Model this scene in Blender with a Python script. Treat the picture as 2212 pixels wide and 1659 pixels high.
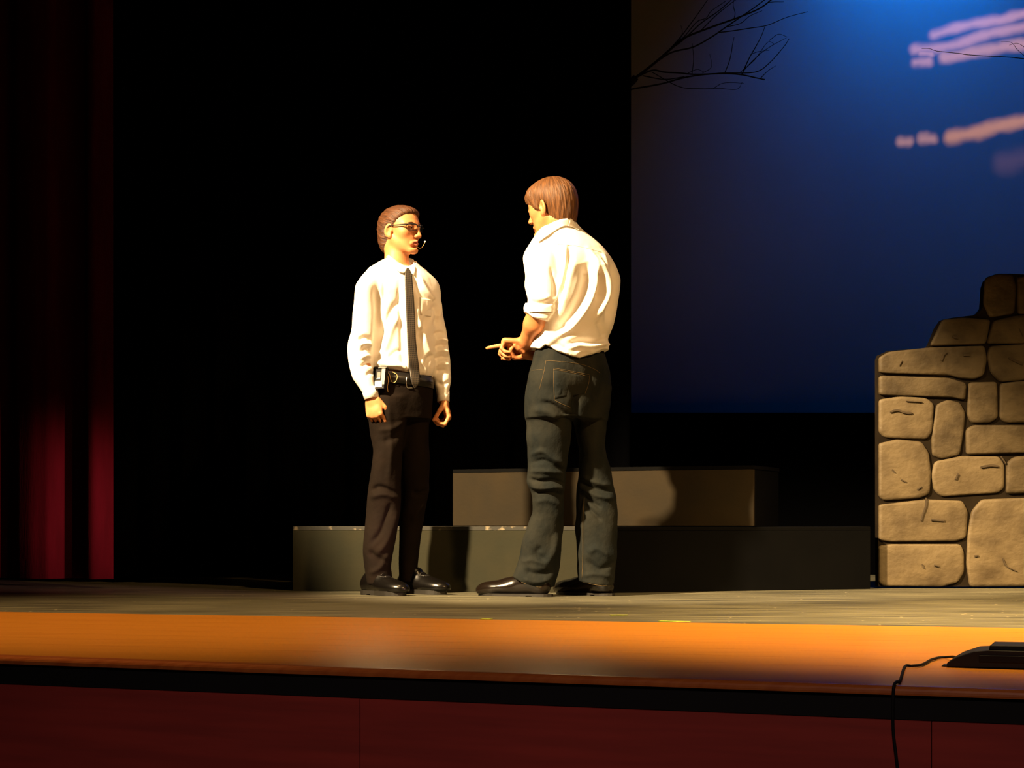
import bpy, bmesh, math, random
import numpy as np
from mathutils import Vector, Matrix
from mathutils.bvhtree import BVHTree

sc = bpy.context.scene
for o in list(bpy.data.objects):
    bpy.data.objects.remove(o)
COL = sc.collection
random.seed(4); RNG = np.random.RandomState(7)

# ------------------------------------------------------------------ camera
FPX, CX, HOR, CAMZ = 3700.0, 1106.0, 1128.0, 0.32      # focal length in px, horizon row, lens height over the stage
cam = bpy.data.cameras.new('camera'); camo = bpy.data.objects.new('camera', cam); COL.objects.link(camo)
camo.location = (0, 0, CAMZ); camo.rotation_euler = (math.pi/2, 0, 0)
cam.sensor_width = 36.0; cam.lens = 36.0*FPX/2212.0; cam.shift_y = (HOR-829.5)/2212.0
cam.clip_start = 0.05; cam.clip_end = 60
sc.camera = camo

# ------------------------------------------------------------------ world, exposure
w = bpy.data.worlds.new('house_dark'); sc.world = w; w.use_nodes = True
w.node_tree.nodes['Background'].inputs[0].default_value = (0.5, 0.45, 0.6, 1)
w.node_tree.nodes['Background'].inputs[1].default_value = 0.0012
vs = sc.view_settings
vs.view_transform = 'Standard'; vs.look = 'None'; vs.gamma = 1.0; vs.exposure = 0.0; vs.use_curve_mapping = False

# ------------------------------------------------------------------ stage lights
def spot(name, loc, aim, power, color, angle, blend=0.5, radius=0.08):
    l = bpy.data.lights.new(name, 'SPOT'); l.energy = power; l.color = color
    l.spot_size = math.radians(angle); l.spot_blend = blend; l.shadow_soft_size = radius
    o = bpy.data.objects.new(name, l); COL.objects.link(o); o.location = loc
    o.rotation_euler = (Vector(aim)-Vector(loc)).to_track_quat('-Z', 'Y').to_euler()
    return o
WARM = (1.0, 0.70, 0.36)
# front-of-house key on the two actors, from the left and above
spot('key_spot', (-4.5, 2.9, 5.8), (0.08, 7.5, 1.0), 18500, (1.0, 0.72, 0.39), 19.5, 0.4, 0.15)
# amber fill from the other side
spot('fill_spot', (4.4, 0.4, 5.4), (0.25, 7.5, 0.8), 1900, (1.0, 0.58, 0.22), 20, 0.6, 0.2)
# front-of-house wash on the right; its upper edge dies out on the stone wall
spot('deck_wash', (3.3, 1.6, 7.0), (2.4, 6.45, 0.0), 11000, (1.0, 0.66, 0.28), 30, 1.0, 0.2)
# top lights over the deck and the back of the apron
spot('top_light', (2.0, 4.7, 7.0), (1.65, 5.15, 0.0), 9500, (1.0, 0.66, 0.26), 32, 1.0, 0.2)
spot('top_light.001', (-1.0, 5.3, 7.0), (-1.0, 5.7, 0.0), 3000, (1.0, 0.62, 0.26), 36, 1.0, 0.2)
# low side light catching the house curtain
spot('side_boom', (1.5, 5.5, 0.35), (-2.02, 8.22, 0.26), 1250, (1.0, 0.45, 0.40), 16, 1.0, 0.1)
# blue lamps hung close to the top of the sky cloth
spot('sky_cloth_lamp', (2.62, 10.38, 4.85), (2.60, 11.0, 4.12), 400, (0.001, 0.20, 0.95), 96, 1.0, 0.15)
spot('sky_cloth_lamp.001', (4.5, 10.38, 4.85), (4.5, 11.0, 4.12), 340, (0.001, 0.20, 0.95), 96, 1.0, 0.15)
# dim house lights on the stage front
spot('house_light', (-1.0, -4.0, 5.0), (0.0, 3.1, -0.9), 700, (1.0, 0.72, 0.60), 32, 1.0, 0.5)

# ------------------------------------------------------------------ helpers
def Wp(px, py, d):
    return np.array([(px-CX)*d/FPX, d, CAMZ+(HOR-py)*d/FPX])
def floor_pt(px, py):
    d = CAMZ*FPX/(py-HOR)
    return np.array([(px-CX)*d/FPX, d, 0.0])
def link(o, parent=None):
    COL.objects.link(o)
    if parent is not None: o.parent = parent
    return o
def tag(o, label=None, cat=None, group=None, kind=None):
    if label: o['label'] = label
    if cat: o['category'] = cat
    if group: o['group'] = group
    if kind: o['kind'] = kind
    return o
def empty(name, loc=(0, 0, 0)):
    o = bpy.data.objects.new(name, None); o.location = loc; o.empty_display_size = 0.1
    return link(o)
def shade(me, smooth):
    me.polygons.foreach_set('use_smooth', [smooth]*len(me.polygons)); me.update()
def mesh_obj(name, V, F, mat, parent=None, smooth=False, base=None):
    me = bpy.data.meshes.new(name)
    V = np.asarray(V, dtype=np.float64)
    if base is not None: V = V-np.asarray(base)
    me.from_pydata([tuple(v) for v in V], [], [tuple(int(i) for i in f) for f in F])
    if mat: me.materials.append(mat)
    shade(me, smooth)
    return link(bpy.data.objects.new(name, me), parent)
def big_mesh(name, V, Q, mat, parent=None, base=None):
    me = bpy.data.meshes.new(name)
    V = np.asarray(V, dtype=np.float32)
    if base is not None: V = V-np.asarray(base, dtype=np.float32)
    n, m = len(V), len(Q)
    me.vertices.add(n); me.vertices.foreach_set('co', V.ravel())
    me.loops.add(4*m); me.loops.foreach_set('vertex_index', np.asarray(Q, dtype=np.int32).ravel())
    me.polygons.add(m); me.polygons.foreach_set('loop_start', np.arange(0, 4*m, 4, dtype=np.int32))
    me.polygons.foreach_set('loop_total', np.full(m, 4, dtype=np.int32))
    me.update(calc_edges=True); me.validate()
    if mat: me.materials.append(mat)
    shade(me, True)
    return link(bpy.data.objects.new(name, me), parent)
def bm_obj(name, bm, mat, parent=None, smooth=False, base=None):
    me = bpy.data.meshes.new(name)
    if base is not None: bmesh.ops.translate(bm, verts=bm.verts, vec=-Vector([float(b) for b in base]))
    bmesh.ops.recalc_face_normals(bm, faces=bm.faces)
    bm.to_mesh(me); bm.free()
    if mat: me.materials.append(mat)
    shade(me, smooth)
    return link(bpy.data.objects.new(name, me), parent)
def prism(bm, pts, z0, z1):
    """vertical prism over a footprint of (x, y)"""
    a = [bm.verts.new((p[0], p[1], z0)) for p in pts]; b = [bm.verts.new((p[0], p[1], z1)) for p in pts]
    n = len(pts)
    bm.faces.new(a[::-1]); bm.faces.new(b)
    for i in range(n): bm.faces.new((a[i], a[(i+1) % n], b[(i+1) % n], b[i]))
def bevel_all(bm, w, seg=2):
    bmesh.ops.bevel(bm, geom=list(bm.edges), offset=w, segments=seg, affect='EDGES', profile=0.5, clamp_overlap=True)
def tube(bm, pts, rad, sides=8, cap=True):
    pts = [Vector([float(c) for c in p]) for p in pts]
    n = len(pts); rads = rad if hasattr(rad, '__len__') else [rad]*n
    rings = []; ref = Vector((0.13, 0.31, 0.94)); u = None
    for i, p in enumerate(pts):
        t = (pts[min(i+1, n-1)]-pts[max(i-1, 0)]).normalized()
        if u is None:
            u = t.cross(ref)
            if u.length < 1e-3: u = t.cross(Vector((1, 0, 0)))
        u = (u-t*u.dot(t)).normalized(); v = t.cross(u)
        rings.append([bm.verts.new(p+(u*math.cos(a)+v*math.sin(a))*rads[i]) for a in [2*math.pi*k/sides for k in range(sides)]])
    for i in range(n-1):
        for k in range(sides):
            bm.faces.new((rings[i][k], rings[i][(k+1) % sides], rings[i+1][(k+1) % sides], rings[i+1][k]))
    if cap: bm.faces.new(rings[0][::-1]); bm.faces.new(rings[-1])
def spline(pts, n=8):
    P = [np.array(p, float) for p in pts]
    P = [2*P[0]-P[1]]+P+[2*P[-1]-P[-2]]; out = []
    for i in range(1, len(P)-2):
        for t in np.linspace(0, 1, n, endpoint=False):
            a, b, c, d = P[i-1], P[i], P[i+1], P[i+2]
            out.append(0.5*(2*b+(c-a)*t+(2*a-5*b+4*c-d)*t*t+(3*b-a-3*c+d)*t**3))
    out.append(P[-2]); return out

# ------------------------------------------------------------------ materials
def material(name, color, rough=0.6, var=None, scale=8.0, stretch=(1, 1, 1), bump=0.0, bscale=None, spec=0.5, coords='Object', detail=4.0, ramp=(0.35, 0.65), sheen=0.0, coat=0.0):
    m = bpy.data.materials.new(name); m.use_nodes = True
    nt = m.node_tree; b = nt.nodes['Principled BSDF']
    b.inputs['Base Color'].default_value = (*color, 1); b.inputs['Roughness'].default_value = rough
    b.inputs['Specular IOR Level'].default_value = spec
    if sheen: b.inputs['Sheen Weight'].default_value = sheen
    if coat: b.inputs['Coat Weight'].default_value = coat; b.inputs['Coat Roughness'].default_value = 0.15
    tc = nt.nodes.new('ShaderNodeTexCoord'); mp = nt.nodes.new('ShaderNodeMapping')
    mp.inputs['Scale'].default_value = stretch
    nt.links.new(tc.outputs[coords], mp.inputs['Vector'])
    if var is not None:
        nz = nt.nodes.new('ShaderNodeTexNoise'); nz.inputs['Scale'].default_value = scale; nz.inputs['Detail'].default_value = detail
        nt.links.new(mp.outputs[0], nz.inputs['Vector'])
        rp = nt.nodes.new('ShaderNodeValToRGB'); rp.color_ramp.elements[0].position = ramp[0]; rp.color_ramp.elements[1].position = ramp[1]
        rp.color_ramp.elements[0].color = (*color, 1); rp.color_ramp.elements[1].color = (*var, 1)
        nt.links.new(nz.outputs['Fac'], rp.inputs['Fac']); nt.links.new(rp.outputs[0], b.inputs['Base Color'])
    if bump:
        n2 = nt.nodes.new('ShaderNodeTexNoise'); n2.inputs['Scale'].default_value = bscale or scale*3; n2.inputs['Detail'].default_value = 4
        nt.links.new(mp.outputs[0], n2.inputs['Vector'])
        bp = nt.nodes.new('ShaderNodeBump'); bp.inputs['Strength'].default_value = bump; bp.inputs['Distance'].default_value = 0.01
        nt.links.new(n2.outputs['Fac'], bp.inputs['Height']); nt.links.new(bp.outputs[0], b.inputs['Normal'])
    return m

M = {}
M['deck'] = material('black_painted_deck', (0.036, 0.034, 0.023), 0.5, (0.24, 0.22, 0.14), 5.0, (0.4, 8, 1), 0.25, 40, spec=0.4, detail=7.0, ramp=(0.42, 0.80))
M['apron'] = material('varnished_wood', (0.36, 0.125, 0.012), 0.33, (0.46, 0.18, 0.02), 5.0, (0.5, 26, 1), 0.05, 9, spec=0.25)
M['nosing'] = material('varnished_wood_edge', (0.30, 0.07, 0.012), 0.3, (0.36, 0.10, 0.02), 5.0, (0.5, 20, 1))
M['rubber'] = material('black_rubber', (0.004, 0.004, 0.005), 0.7, spec=0.2)
M['front_red'] = material('red_stained_panel', (0.30, 0.034, 0.028), 0.6, (0.23, 0.028, 0.024), 2.5, (1, 1, 14), spec=0.2)
M['black_drape'] = material('black_velour', (0.0008, 0.0008, 0.0010), 1.0, spec=0.0)
M['red_velvet'] = material('red_velvet', (0.050, 0.0022, 0.0055), 0.9, (0.036, 0.0016, 0.004), 4, (4, 4, 0.6), 0.15, 30, spec=0.04)
M['sky_cloth'] = material('sky_cloth', (0.27, 0.27, 0.27), 0.9, (0.245, 0.247, 0.25), 1.2, spec=0.1)
M['riser'] = material('grey_black_painted_plywood', (0.0215, 0.0215, 0.0130), 0.7, (0.026, 0.0240, 0.0135), 7, (1, 1, 1), 0.06, 60, spec=0.1)
M['riser_amber_lit'] = material('amber_lit_painted_plywood', (0.0225, 0.0160, 0.0080), 0.7, (0.0175, 0.0135, 0.0080), 5, (1, 1, 1), 0.06, 60, spec=0.08)  # dark painted plywood with the amber wash light put into its base colour
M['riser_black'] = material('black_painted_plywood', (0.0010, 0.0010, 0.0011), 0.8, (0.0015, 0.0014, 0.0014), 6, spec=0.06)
M['worn_edge'] = material('worn_plywood_edge', (0.018, 0.017, 0.013), 0.6, (0.20, 0.16, 0.10), 30, (1, 1, 1), ramp=(0.58, 0.68))
M['bark'] = material('dark_bark', (0.010, 0.008, 0.007), 0.9, (0.018, 0.013, 0.010), 30, (1, 1, 0.3), 0.4, 80, spec=0.1)
M['stone'] = material('painted_foam_stone', (0.095, 0.069, 0.036), 0.65, (0.046, 0.032, 0.016), 7.0, (1, 1, 1.3), 0.5, 26, spec=0.25, ramp=(0.42, 0.66))
M['stone2'] = material('painted_foam_stone_pale', (0.118, 0.086, 0.045), 0.6, (0.060, 0.041, 0.020), 6.0, (1, 1, 1.3), 0.5, 24, spec=0.3, ramp=(0.42, 0.7))
M['mortar'] = material('dark_painted_joint', (0.008, 0.005, 0.0025), 0.85, (0.014, 0.009, 0.004), 9, spec=0.1)
M['stone_mark'] = material('dark_brown_brush_mark', (0.035, 0.022, 0.009), 0.8, (0.055, 0.035, 0.014), 20)
M['flat_edge'] = material('unpainted_flat_edge', (0.20, 0.16, 0.10), 0.8)
M['plastic'] = material('black_plastic', (0.006, 0.006, 0.007), 0.55, spec=0.25)
M['skin'] = material('skin', (0.52, 0.215, 0.085), 0.5, (0.47, 0.18, 0.07), 30, spec=0.35)
M['skin_tan'] = material('tanned_skin', (0.48, 0.19, 0.07), 0.5, (0.42, 0.155, 0.058), 30, spec=0.35)
M['hair_dark'] = material('brown_hair', (0.055, 0.020, 0.008), 0.42, (0.12, 0.045, 0.015), 26, (1, 1, 1), 0.6, 60, spec=0.5)
M['hair_light'] = material('light_brown_hair', (0.10, 0.042, 0.014), 0.45, (0.22, 0.095, 0.03), 30, (1, 1, 1), 0.6, 60, spec=0.5)
M['shirt'] = material('white_cotton', (0.78, 0.74, 0.68), 0.9, (0.74, 0.70, 0.64), 5, bump=0.12, bscale=40, spec=0.15)
M['shirt_trim'] = material('white_cotton_stiff', (0.80, 0.77, 0.72), 0.85, spec=0.15)
M['trousers'] = material('black_brown_twill', (0.0060, 0.0040, 0.0030), 0.85, (0.0085, 0.0054, 0.0038), 9, bump=0.3, bscale=28, spec=0.06)
M['denim'] = material('dark_denim', (0.0085, 0.0105, 0.0105), 0.85, (0.017, 0.0175, 0.0145), 11, (1, 1, 0.7), 0.35, 45, spec=0.06)
M['stitch'] = material('tan_thread', (0.11, 0.072, 0.026), 0.8)
M['leather'] = material('polished_black_leather', (0.0025, 0.002, 0.0017), 0.26, spec=0.4)
M['leather_brown'] = material('polished_brown_black_leather', (0.006, 0.0036, 0.0023), 0.22, spec=0.5)
M['sole'] = material('dark_rubber_sole', (0.008, 0.0062, 0.0042), 0.6)
M['belt'] = material('black_belt_leather', (0.006, 0.005, 0.005), 0.4)
M['steel'] = material('brushed_steel', (0.55, 0.53, 0.5), 0.3); M['steel'].node_tree.nodes['Principled BSDF'].inputs['Metallic'].default_value = 1.0
M['grey_plastic'] = material('grey_plastic', (0.30, 0.30, 0.28), 0.45)
M['label_white'] = material('white_paper_label', (0.8, 0.78, 0.72), 0.8)
M['wire'] = material('beige_wire', (0.65, 0.42, 0.16), 0.5)
M['lens'] = None
M['eye'] = material('eye_white', (0.6, 0.55, 0.5), 0.25)
M['iris'] = material('dark_iris', (0.015, 0.010, 0.007), 0.2)
M['tape'] = material('green_yellow_tape', (0.45, 0.55, 0.05), 0.5)
def hair_mat(name, c0, c1):
    m = material(name, c0, 0.5, spec=0.3); nt = m.node_tree; b = nt.nodes['Principled BSDF']
    a = nt.nodes.new('ShaderNodeAttribute'); a.attribute_name = 'strand'; mp = nt.nodes.new('ShaderNodeMapping'); mp.inputs['Scale'].default_value = (420, 22, 22); nt.links.new(a.outputs['Vector'], mp.inputs[0])
    n = nt.nodes.new('ShaderNodeTexNoise'); n.inputs['Scale'].default_value = 1.0; n.inputs['Detail'].default_value = 3; nt.links.new(mp.outputs[0], n.inputs['Vector'])
    rp = nt.nodes.new('ShaderNodeValToRGB'); rp.color_ramp.elements[0].position = .32; rp.color_ramp.elements[1].position = .68
    rp.color_ramp.elements[0].color = (*c0, 1); rp.color_ramp.elements[1].color = (*c1, 1); nt.links.new(n.outputs['Fac'], rp.inputs[0]); nt.links.new(rp.outputs[0], b.inputs['Base Color'])
    bp = nt.nodes.new('ShaderNodeBump'); bp.inputs['Strength'].default_value = .9; bp.inputs['Distance'].default_value = .004; nt.links.new(n.outputs['Fac'], bp.inputs['Height']); nt.links.new(bp.outputs[0], b.inputs['Normal'])
    return m
M['hair_dark'] = hair_mat('brown_hair_strands', (0.022, 0.008, 0.004), (0.10, 0.036, 0.012)); M['hair_light'] = hair_mat('light_brown_hair_strands', (0.030, 0.012, 0.005), (0.16, 0.065, 0.02))
def glass():
    m = bpy.data.materials.new('spectacle_glass'); m.use_nodes = True; nt = m.node_tree; nt.nodes.clear()
    o = nt.nodes.new('ShaderNodeOutputMaterial'); mx = nt.nodes.new('ShaderNodeMixShader'); t = nt.nodes.new('ShaderNodeBsdfTransparent')
    g = nt.nodes.new('ShaderNodeBsdfGlossy'); g.inputs['Roughness'].default_value = 0.05
    t.inputs[0].default_value = (0.75, 0.72, 0.7, 1)
    fr = nt.nodes.new('ShaderNodeFresnel'); fr.inputs['IOR'].default_value = 1.5
    nt.links.new(fr.outputs[0], mx.inputs[0]); nt.links.new(t.outputs[0], mx.inputs[1]); nt.links.new(g.outputs[0], mx.inputs[2]); nt.links.new(mx.outputs[0], o.inputs[0])
    return m
M['lens'] = glass()
def tie_mat():
    m = material('dark_tie_with_pale_check', (0.012, 0.009, 0.007), 0.6)
    nt = m.node_tree; b = nt.nodes['Principled BSDF']
    uv = nt.nodes.new('ShaderNodeAttribute'); uv.attribute_name = 'weave'
    sp = nt.nodes.new('ShaderNodeSeparateXYZ'); nt.links.new(uv.outputs['Vector'], sp.inputs[0])
    outs = []
    for k in range(2):
        a = nt.nodes.new('ShaderNodeMath'); a.operation = 'MULTIPLY'; a.inputs[1].default_value = 2*math.pi/0.0085
        nt.links.new(sp.outputs[k], a.inputs[0])
        s = nt.nodes.new('ShaderNodeMath'); s.operation = 'SINE'; nt.links.new(a.outputs[0], s.inputs[0]); outs.append(s)
    mx = nt.nodes.new('ShaderNodeMath'); mx.operation = 'MAXIMUM'
    nt.links.new(outs[0].outputs[0], mx.inputs[0]); nt.links.new(outs[1].outputs[0], mx.inputs[1])
    rp = nt.nodes.new('ShaderNodeValToRGB'); rp.color_ramp.elements[0].position = 0.55; rp.color_ramp.elements[1].position = 0.95
    rp.color_ramp.elements[0].color = (0.007, 0.005, 0.0045, 1); rp.color_ramp.elements[1].color = (0.062, 0.047, 0.03, 1)
    nt.links.new(mx.outputs[0], rp.inputs[0]); nt.links.new(rp.outputs[0], b.inputs['Base Color'])
    return m
M['tie'] = tie_mat()
# paint specks and scuffs on the deck
def deck_specks():
    nt = M['deck'].node_tree; b = nt.nodes['Principled BSDF']
    src = b.inputs['Base Color'].links[0].from_socket
    tc = nt.nodes.new('ShaderNodeTexCoord'); mp = nt.nodes.new('ShaderNodeMapping'); mp.inputs['Scale'].default_value = (1, 0.45, 1); nt.links.new(tc.outputs['Object'], mp.inputs[0])
    v = nt.nodes.new('ShaderNodeTexVoronoi'); v.inputs['Scale'].default_value = 20; nt.links.new(mp.outputs[0], v.inputs['Vector'])
    n = nt.nodes.new('ShaderNodeTexNoise'); n.inputs['Scale'].default_value = 2.2; nt.links.new(tc.outputs['Object'], n.inputs[0])
    mr = nt.nodes.new('ShaderNodeMapRange'); mr.inputs[1].default_value = 0.45; mr.inputs[2].default_value = 0.7; mr.inputs[3].default_value = 0.03; mr.inputs[4].default_value = 0.13
    nt.links.new(n.outputs['Fac'], mr.inputs[0])
    lt = nt.nodes.new('ShaderNodeMath'); lt.operation = 'LESS_THAN'; nt.links.new(v.outputs['Distance'], lt.inputs[0]); nt.links.new(mr.outputs[0], lt.inputs[1])
    mx = nt.nodes.new('ShaderNodeMix'); mx.data_type = 'RGBA'; nt.links.new(lt.outputs[0], mx.inputs['Factor']); nt.links.new(src, mx.inputs['A']); mx.inputs['B'].default_value = (0.34, 0.29, 0.18, 1)
    nt.links.new(mx.outputs['Result'], b.inputs['Base Color'])
deck_specks()

# ================================================================== THE STAGE
STAGE = np.array([0.966, -0.259]); INW = np.array([0.259, 0.966])      # along the stage front, and upstage
def line_at(p, q, x):
    t = (x-p[0])/(q[0]-p[0]); return np.array([x, p[1]+(q[1]-p[1])*t])
bL, bR = floor_pt(0, 1321.5), floor_pt(2212, 1356.5)                    # deck / apron joint
eL, eR = floor_pt(0, 1418), floor_pt(2212, 1491)                        # front edge of the apron
X0, X1 = -4.2, 5.2
jA, jB = line_at(bL, bR, X0), line_at(bL, bR, X1)
fA, fB = line_at(eL, eR, X0), line_at(eL, eR, X1)
bm = bmesh.new(); prism(bm, [jA, jB, (X1+1.5, 12.6), (X0-1.0, 12.6)], -0.25, 0.0)
fl = bm_obj('floor', bm, M['deck']); tag(fl, kind='structure')
# apron: boards along the stage front
ap = empty('floor_apron'); tag(ap, kind='structure')
NB = 9
for i in range(NB):
    t0, t1 = i/NB, (i+1)/NB
    g = 0.0006
    p0, p1 = jA+(fA-jA)*t0, jB+(fB-jB)*t0; q0, q1 = jA+(fA-jA)*t1, jB+(fB-jB)*t1
    bm = bmesh.new(); prism(bm, [q0+[0, g], q1+[0, g], p1-[0, g], p0-[0, g]], -0.03, 0.0015 if i == NB-1 else 0.0)
    bm_obj('plank', bm, M['apron'], ap)
def strip_along(name, z0, z1, off, thick, mat, rnd=0.0, seg=4):
    d = (fB-fA)/np.linalg.norm(fB-fA); n = np.array([d[1], -d[0]])       # towards the house
    a0, b0 = fA+n*off, fB+n*off
    bm = bmesh.new(); prism(bm, [a0, b0, b0-n*thick, a0-n*thick], z0, z1)
    if rnd:
        es = [e for e in bm.edges if all(abs(v.co.z-z1) < 1e-6 for v in e.verts) and all(abs((np.array(v.co[:2])-fA) @ n-off) < 1e-5 for v in e.verts)]
        bmesh.ops.bevel(bm, geom=es, offset=rnd, segments=seg, affect='EDGES', profile=0.5)
    return bm_obj(name, bm, mat, smooth=False), n
nose, nrm = strip_along('trim_1', -0.016, 0.0016, 0.016, 0.05, M['nosing'], 0.014, 5); tag(nose, kind='structure'); nose.location.y -= 0.0005
fas, _ = strip_along('trim_2', -0.064, -0.0165, 0.006, 0.04, M['rubber']); tag(fas, kind='structure')
# stage front: stained panels with narrow seams
wf = empty('wall_front'); tag(wf, kind='structure')
dfr = (fB-fA)/np.linalg.norm(fB-fA); Lf = np.linalg.norm(fB-fA)
seam = (np.array([0.815, 0.0])[0]-fA[0])/dfr[0]
cuts = [seam+k*1.22 for k in range(-6, 5)]
for c in cuts:
    s0, s1 = max(c, 0)+0.001, min(c+1.22, Lf)-0.001
    if s1-s0 < 0.05: continue
    a0, b0 = fA+dfr*s0+nrm*0.012, fA+dfr*s1+nrm*0.012
    bm = bmesh.new(); prism(bm, [a0, b0, b0-nrm*0.02, a0-nrm*0.02], -1.05, -0.0655)
    bm_obj('panel', bm, M['front_red'], wf)
# hall floor in front of the stage
bm = bmesh.new(); prism(bm, [fA+nrm*0.02, fB+nrm*0.02, fB+nrm*6, fA+nrm*6], -1.2, -1.06)
hf = bm_obj('floor_hall', bm, material('dark_hall_floor', (0.03, 0.012, 0.01), 0.7)); tag(hf, kind='structure')
# back wall
bm = bmesh.new(); prism(bm, [(X0-1, 12.3), (X1+1.5, 12.3), (X1+1.5, 12.5), (X0-1, 12.5)], 0, 6.5)
tag(bm_obj('wall_back', bm, M['riser_black']), kind='structure')

# ------------------------------------------------------------------ cloths
def cloth(name, path, z0, z1, mat, fold, thick=0.006, nz=14, flare=0.0, seed=0, step=0.012):
    """curtain hanging along a plan path of points, folded by fold(s) = (offset along the normal)"""
    P = [np.array(p, float) for p in path]
    seg = [np.linalg.norm(P[i+1]-P[i]) for i in range(len(P)-1)]; Lt = sum(seg); n = max(3, int(Lt/step))
    cols = []
    for i in range(n+1):
        s = Lt*i/n; r = s; k = 0
        while k < len(seg)-1 and r > seg[k]: r -= seg[k]; k += 1
        t = (P[k+1]-P[k])/seg[k]; nn = np.array([t[1], -t[0]])
        cols.append((P[k]+t*r, nn, s))
    V = []; F = []
    for j in range(nz+1):
        v = j/nz; z = z0+(z1-z0)*v
        for p, nn, s in cols:
            o = fold(s, v); q = p+nn*o
            V.append((q[0], q[1], z))
    w_ = n+1
    for j in range(nz):
        for i in range(n):
            F.append((j*w_+i, j*w_+i+1, (j+1)*w_+i+1, (j+1)*w_+i))
    o = mesh_obj(name, V, F, mat, smooth=True)
    m = o.modifiers.new('thickness', 'SOLIDIFY'); m.thickness = thick
    return o
def folds(period, amp, seed, sharp=1.0):
    r = np.random.RandomState(seed); ph = r.rand(4)*6.28
    def f(s, v):
        a = math.sin(2*math.pi*s/period+ph[0]+0.8*math.sin(s*3.1+ph[1]))
        b = math.sin(2*math.pi*s/(period*0.43)+ph[2]+0.5*v)
        return amp*(math.copysign(abs(a)**sharp, a)+0.25*b)*(1.05-0.25*v)
    return f
# sky cloth
yC = 11.0
bk = cloth('sky_cloth', [(0.55, yC), (6.2, yC)], 0.02, 5.6, M['sky_cloth'], lambda s, v: 0.0, step=0.2)
tag(bk, 'pale sky cloth lit blue with pink cloud streaks behind the stone wall', 'backdrop')
# black masking curtain behind the actors
x_edge = (1364-CX)*9.7/FPX
bc = cloth('black_curtain', [(-4.3, 10.3), (x_edge-0.35, 9.78), (x_edge, 9.7)], 0.02, 5.8, M['black_drape'], folds(0.22, 0.03, 3))
tag(bc, 'black masking curtain filling the back of the stage behind the two men', 'curtain')
# low black masking in front of the sky cloth foot
bm = bmesh.new(); prism(bm, [(0.62, 10.40), (5.6, 10.40), (5.6, 10.44), (0.62, 10.44)], 0.0, 0.985); bevel_all(bm, 0.004, 1)
lm = bm_obj('masking_flat', bm, M['black_drape']); tag(lm, 'low black masking flat along the foot of the sky cloth', 'flat')
# red house curtain: the folds at its stage-side end turn to the light
def red_fold(s, v):
    # s runs from off-frame left to the free end
    prof = [(0, 0.0), (0.25, .05), (0.45, -.03), (0.66, .05), (0.83, -.02), (0.98, .05), (1.12, -.045), (1.20, .03), (1.30, .06), (1.40, .055), (1.47, -.06), (1.535, -.075), (1.585, .055), (1.645, .07), (1.70, -.03)]
    xs, ys = zip(*prof)
    k = 0.0
    for d in (-0.02, -0.01, 0, 0.01, 0.02): k += np.interp(s+d, xs, ys)
    return (k/5)*(1.0-0.25*v)
cxL = (246-CX)*8.35/FPX
pe = np.array([cxL, 8.30]); ps = pe-STAGE*1.70
rc = cloth('red_curtain', [ps, pe], 0.045, 5.6, M['red_velvet'], red_fold, step=0.008, nz=20)
tag(rc, 'dark red velvet house curtain hanging in folds at the left edge', 'curtain')
# a black leg hanging beside it
bl = cloth('black_curtain', [pe+INW*0.75-STAGE*1.4, pe+INW*0.75+STAGE*0.35], 0.03, 5.6, M['black_drape'], folds(0.2, 0.03, 9))
tag(bl, 'narrow black leg curtain just behind the red house curtain', 'curtain')

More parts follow.
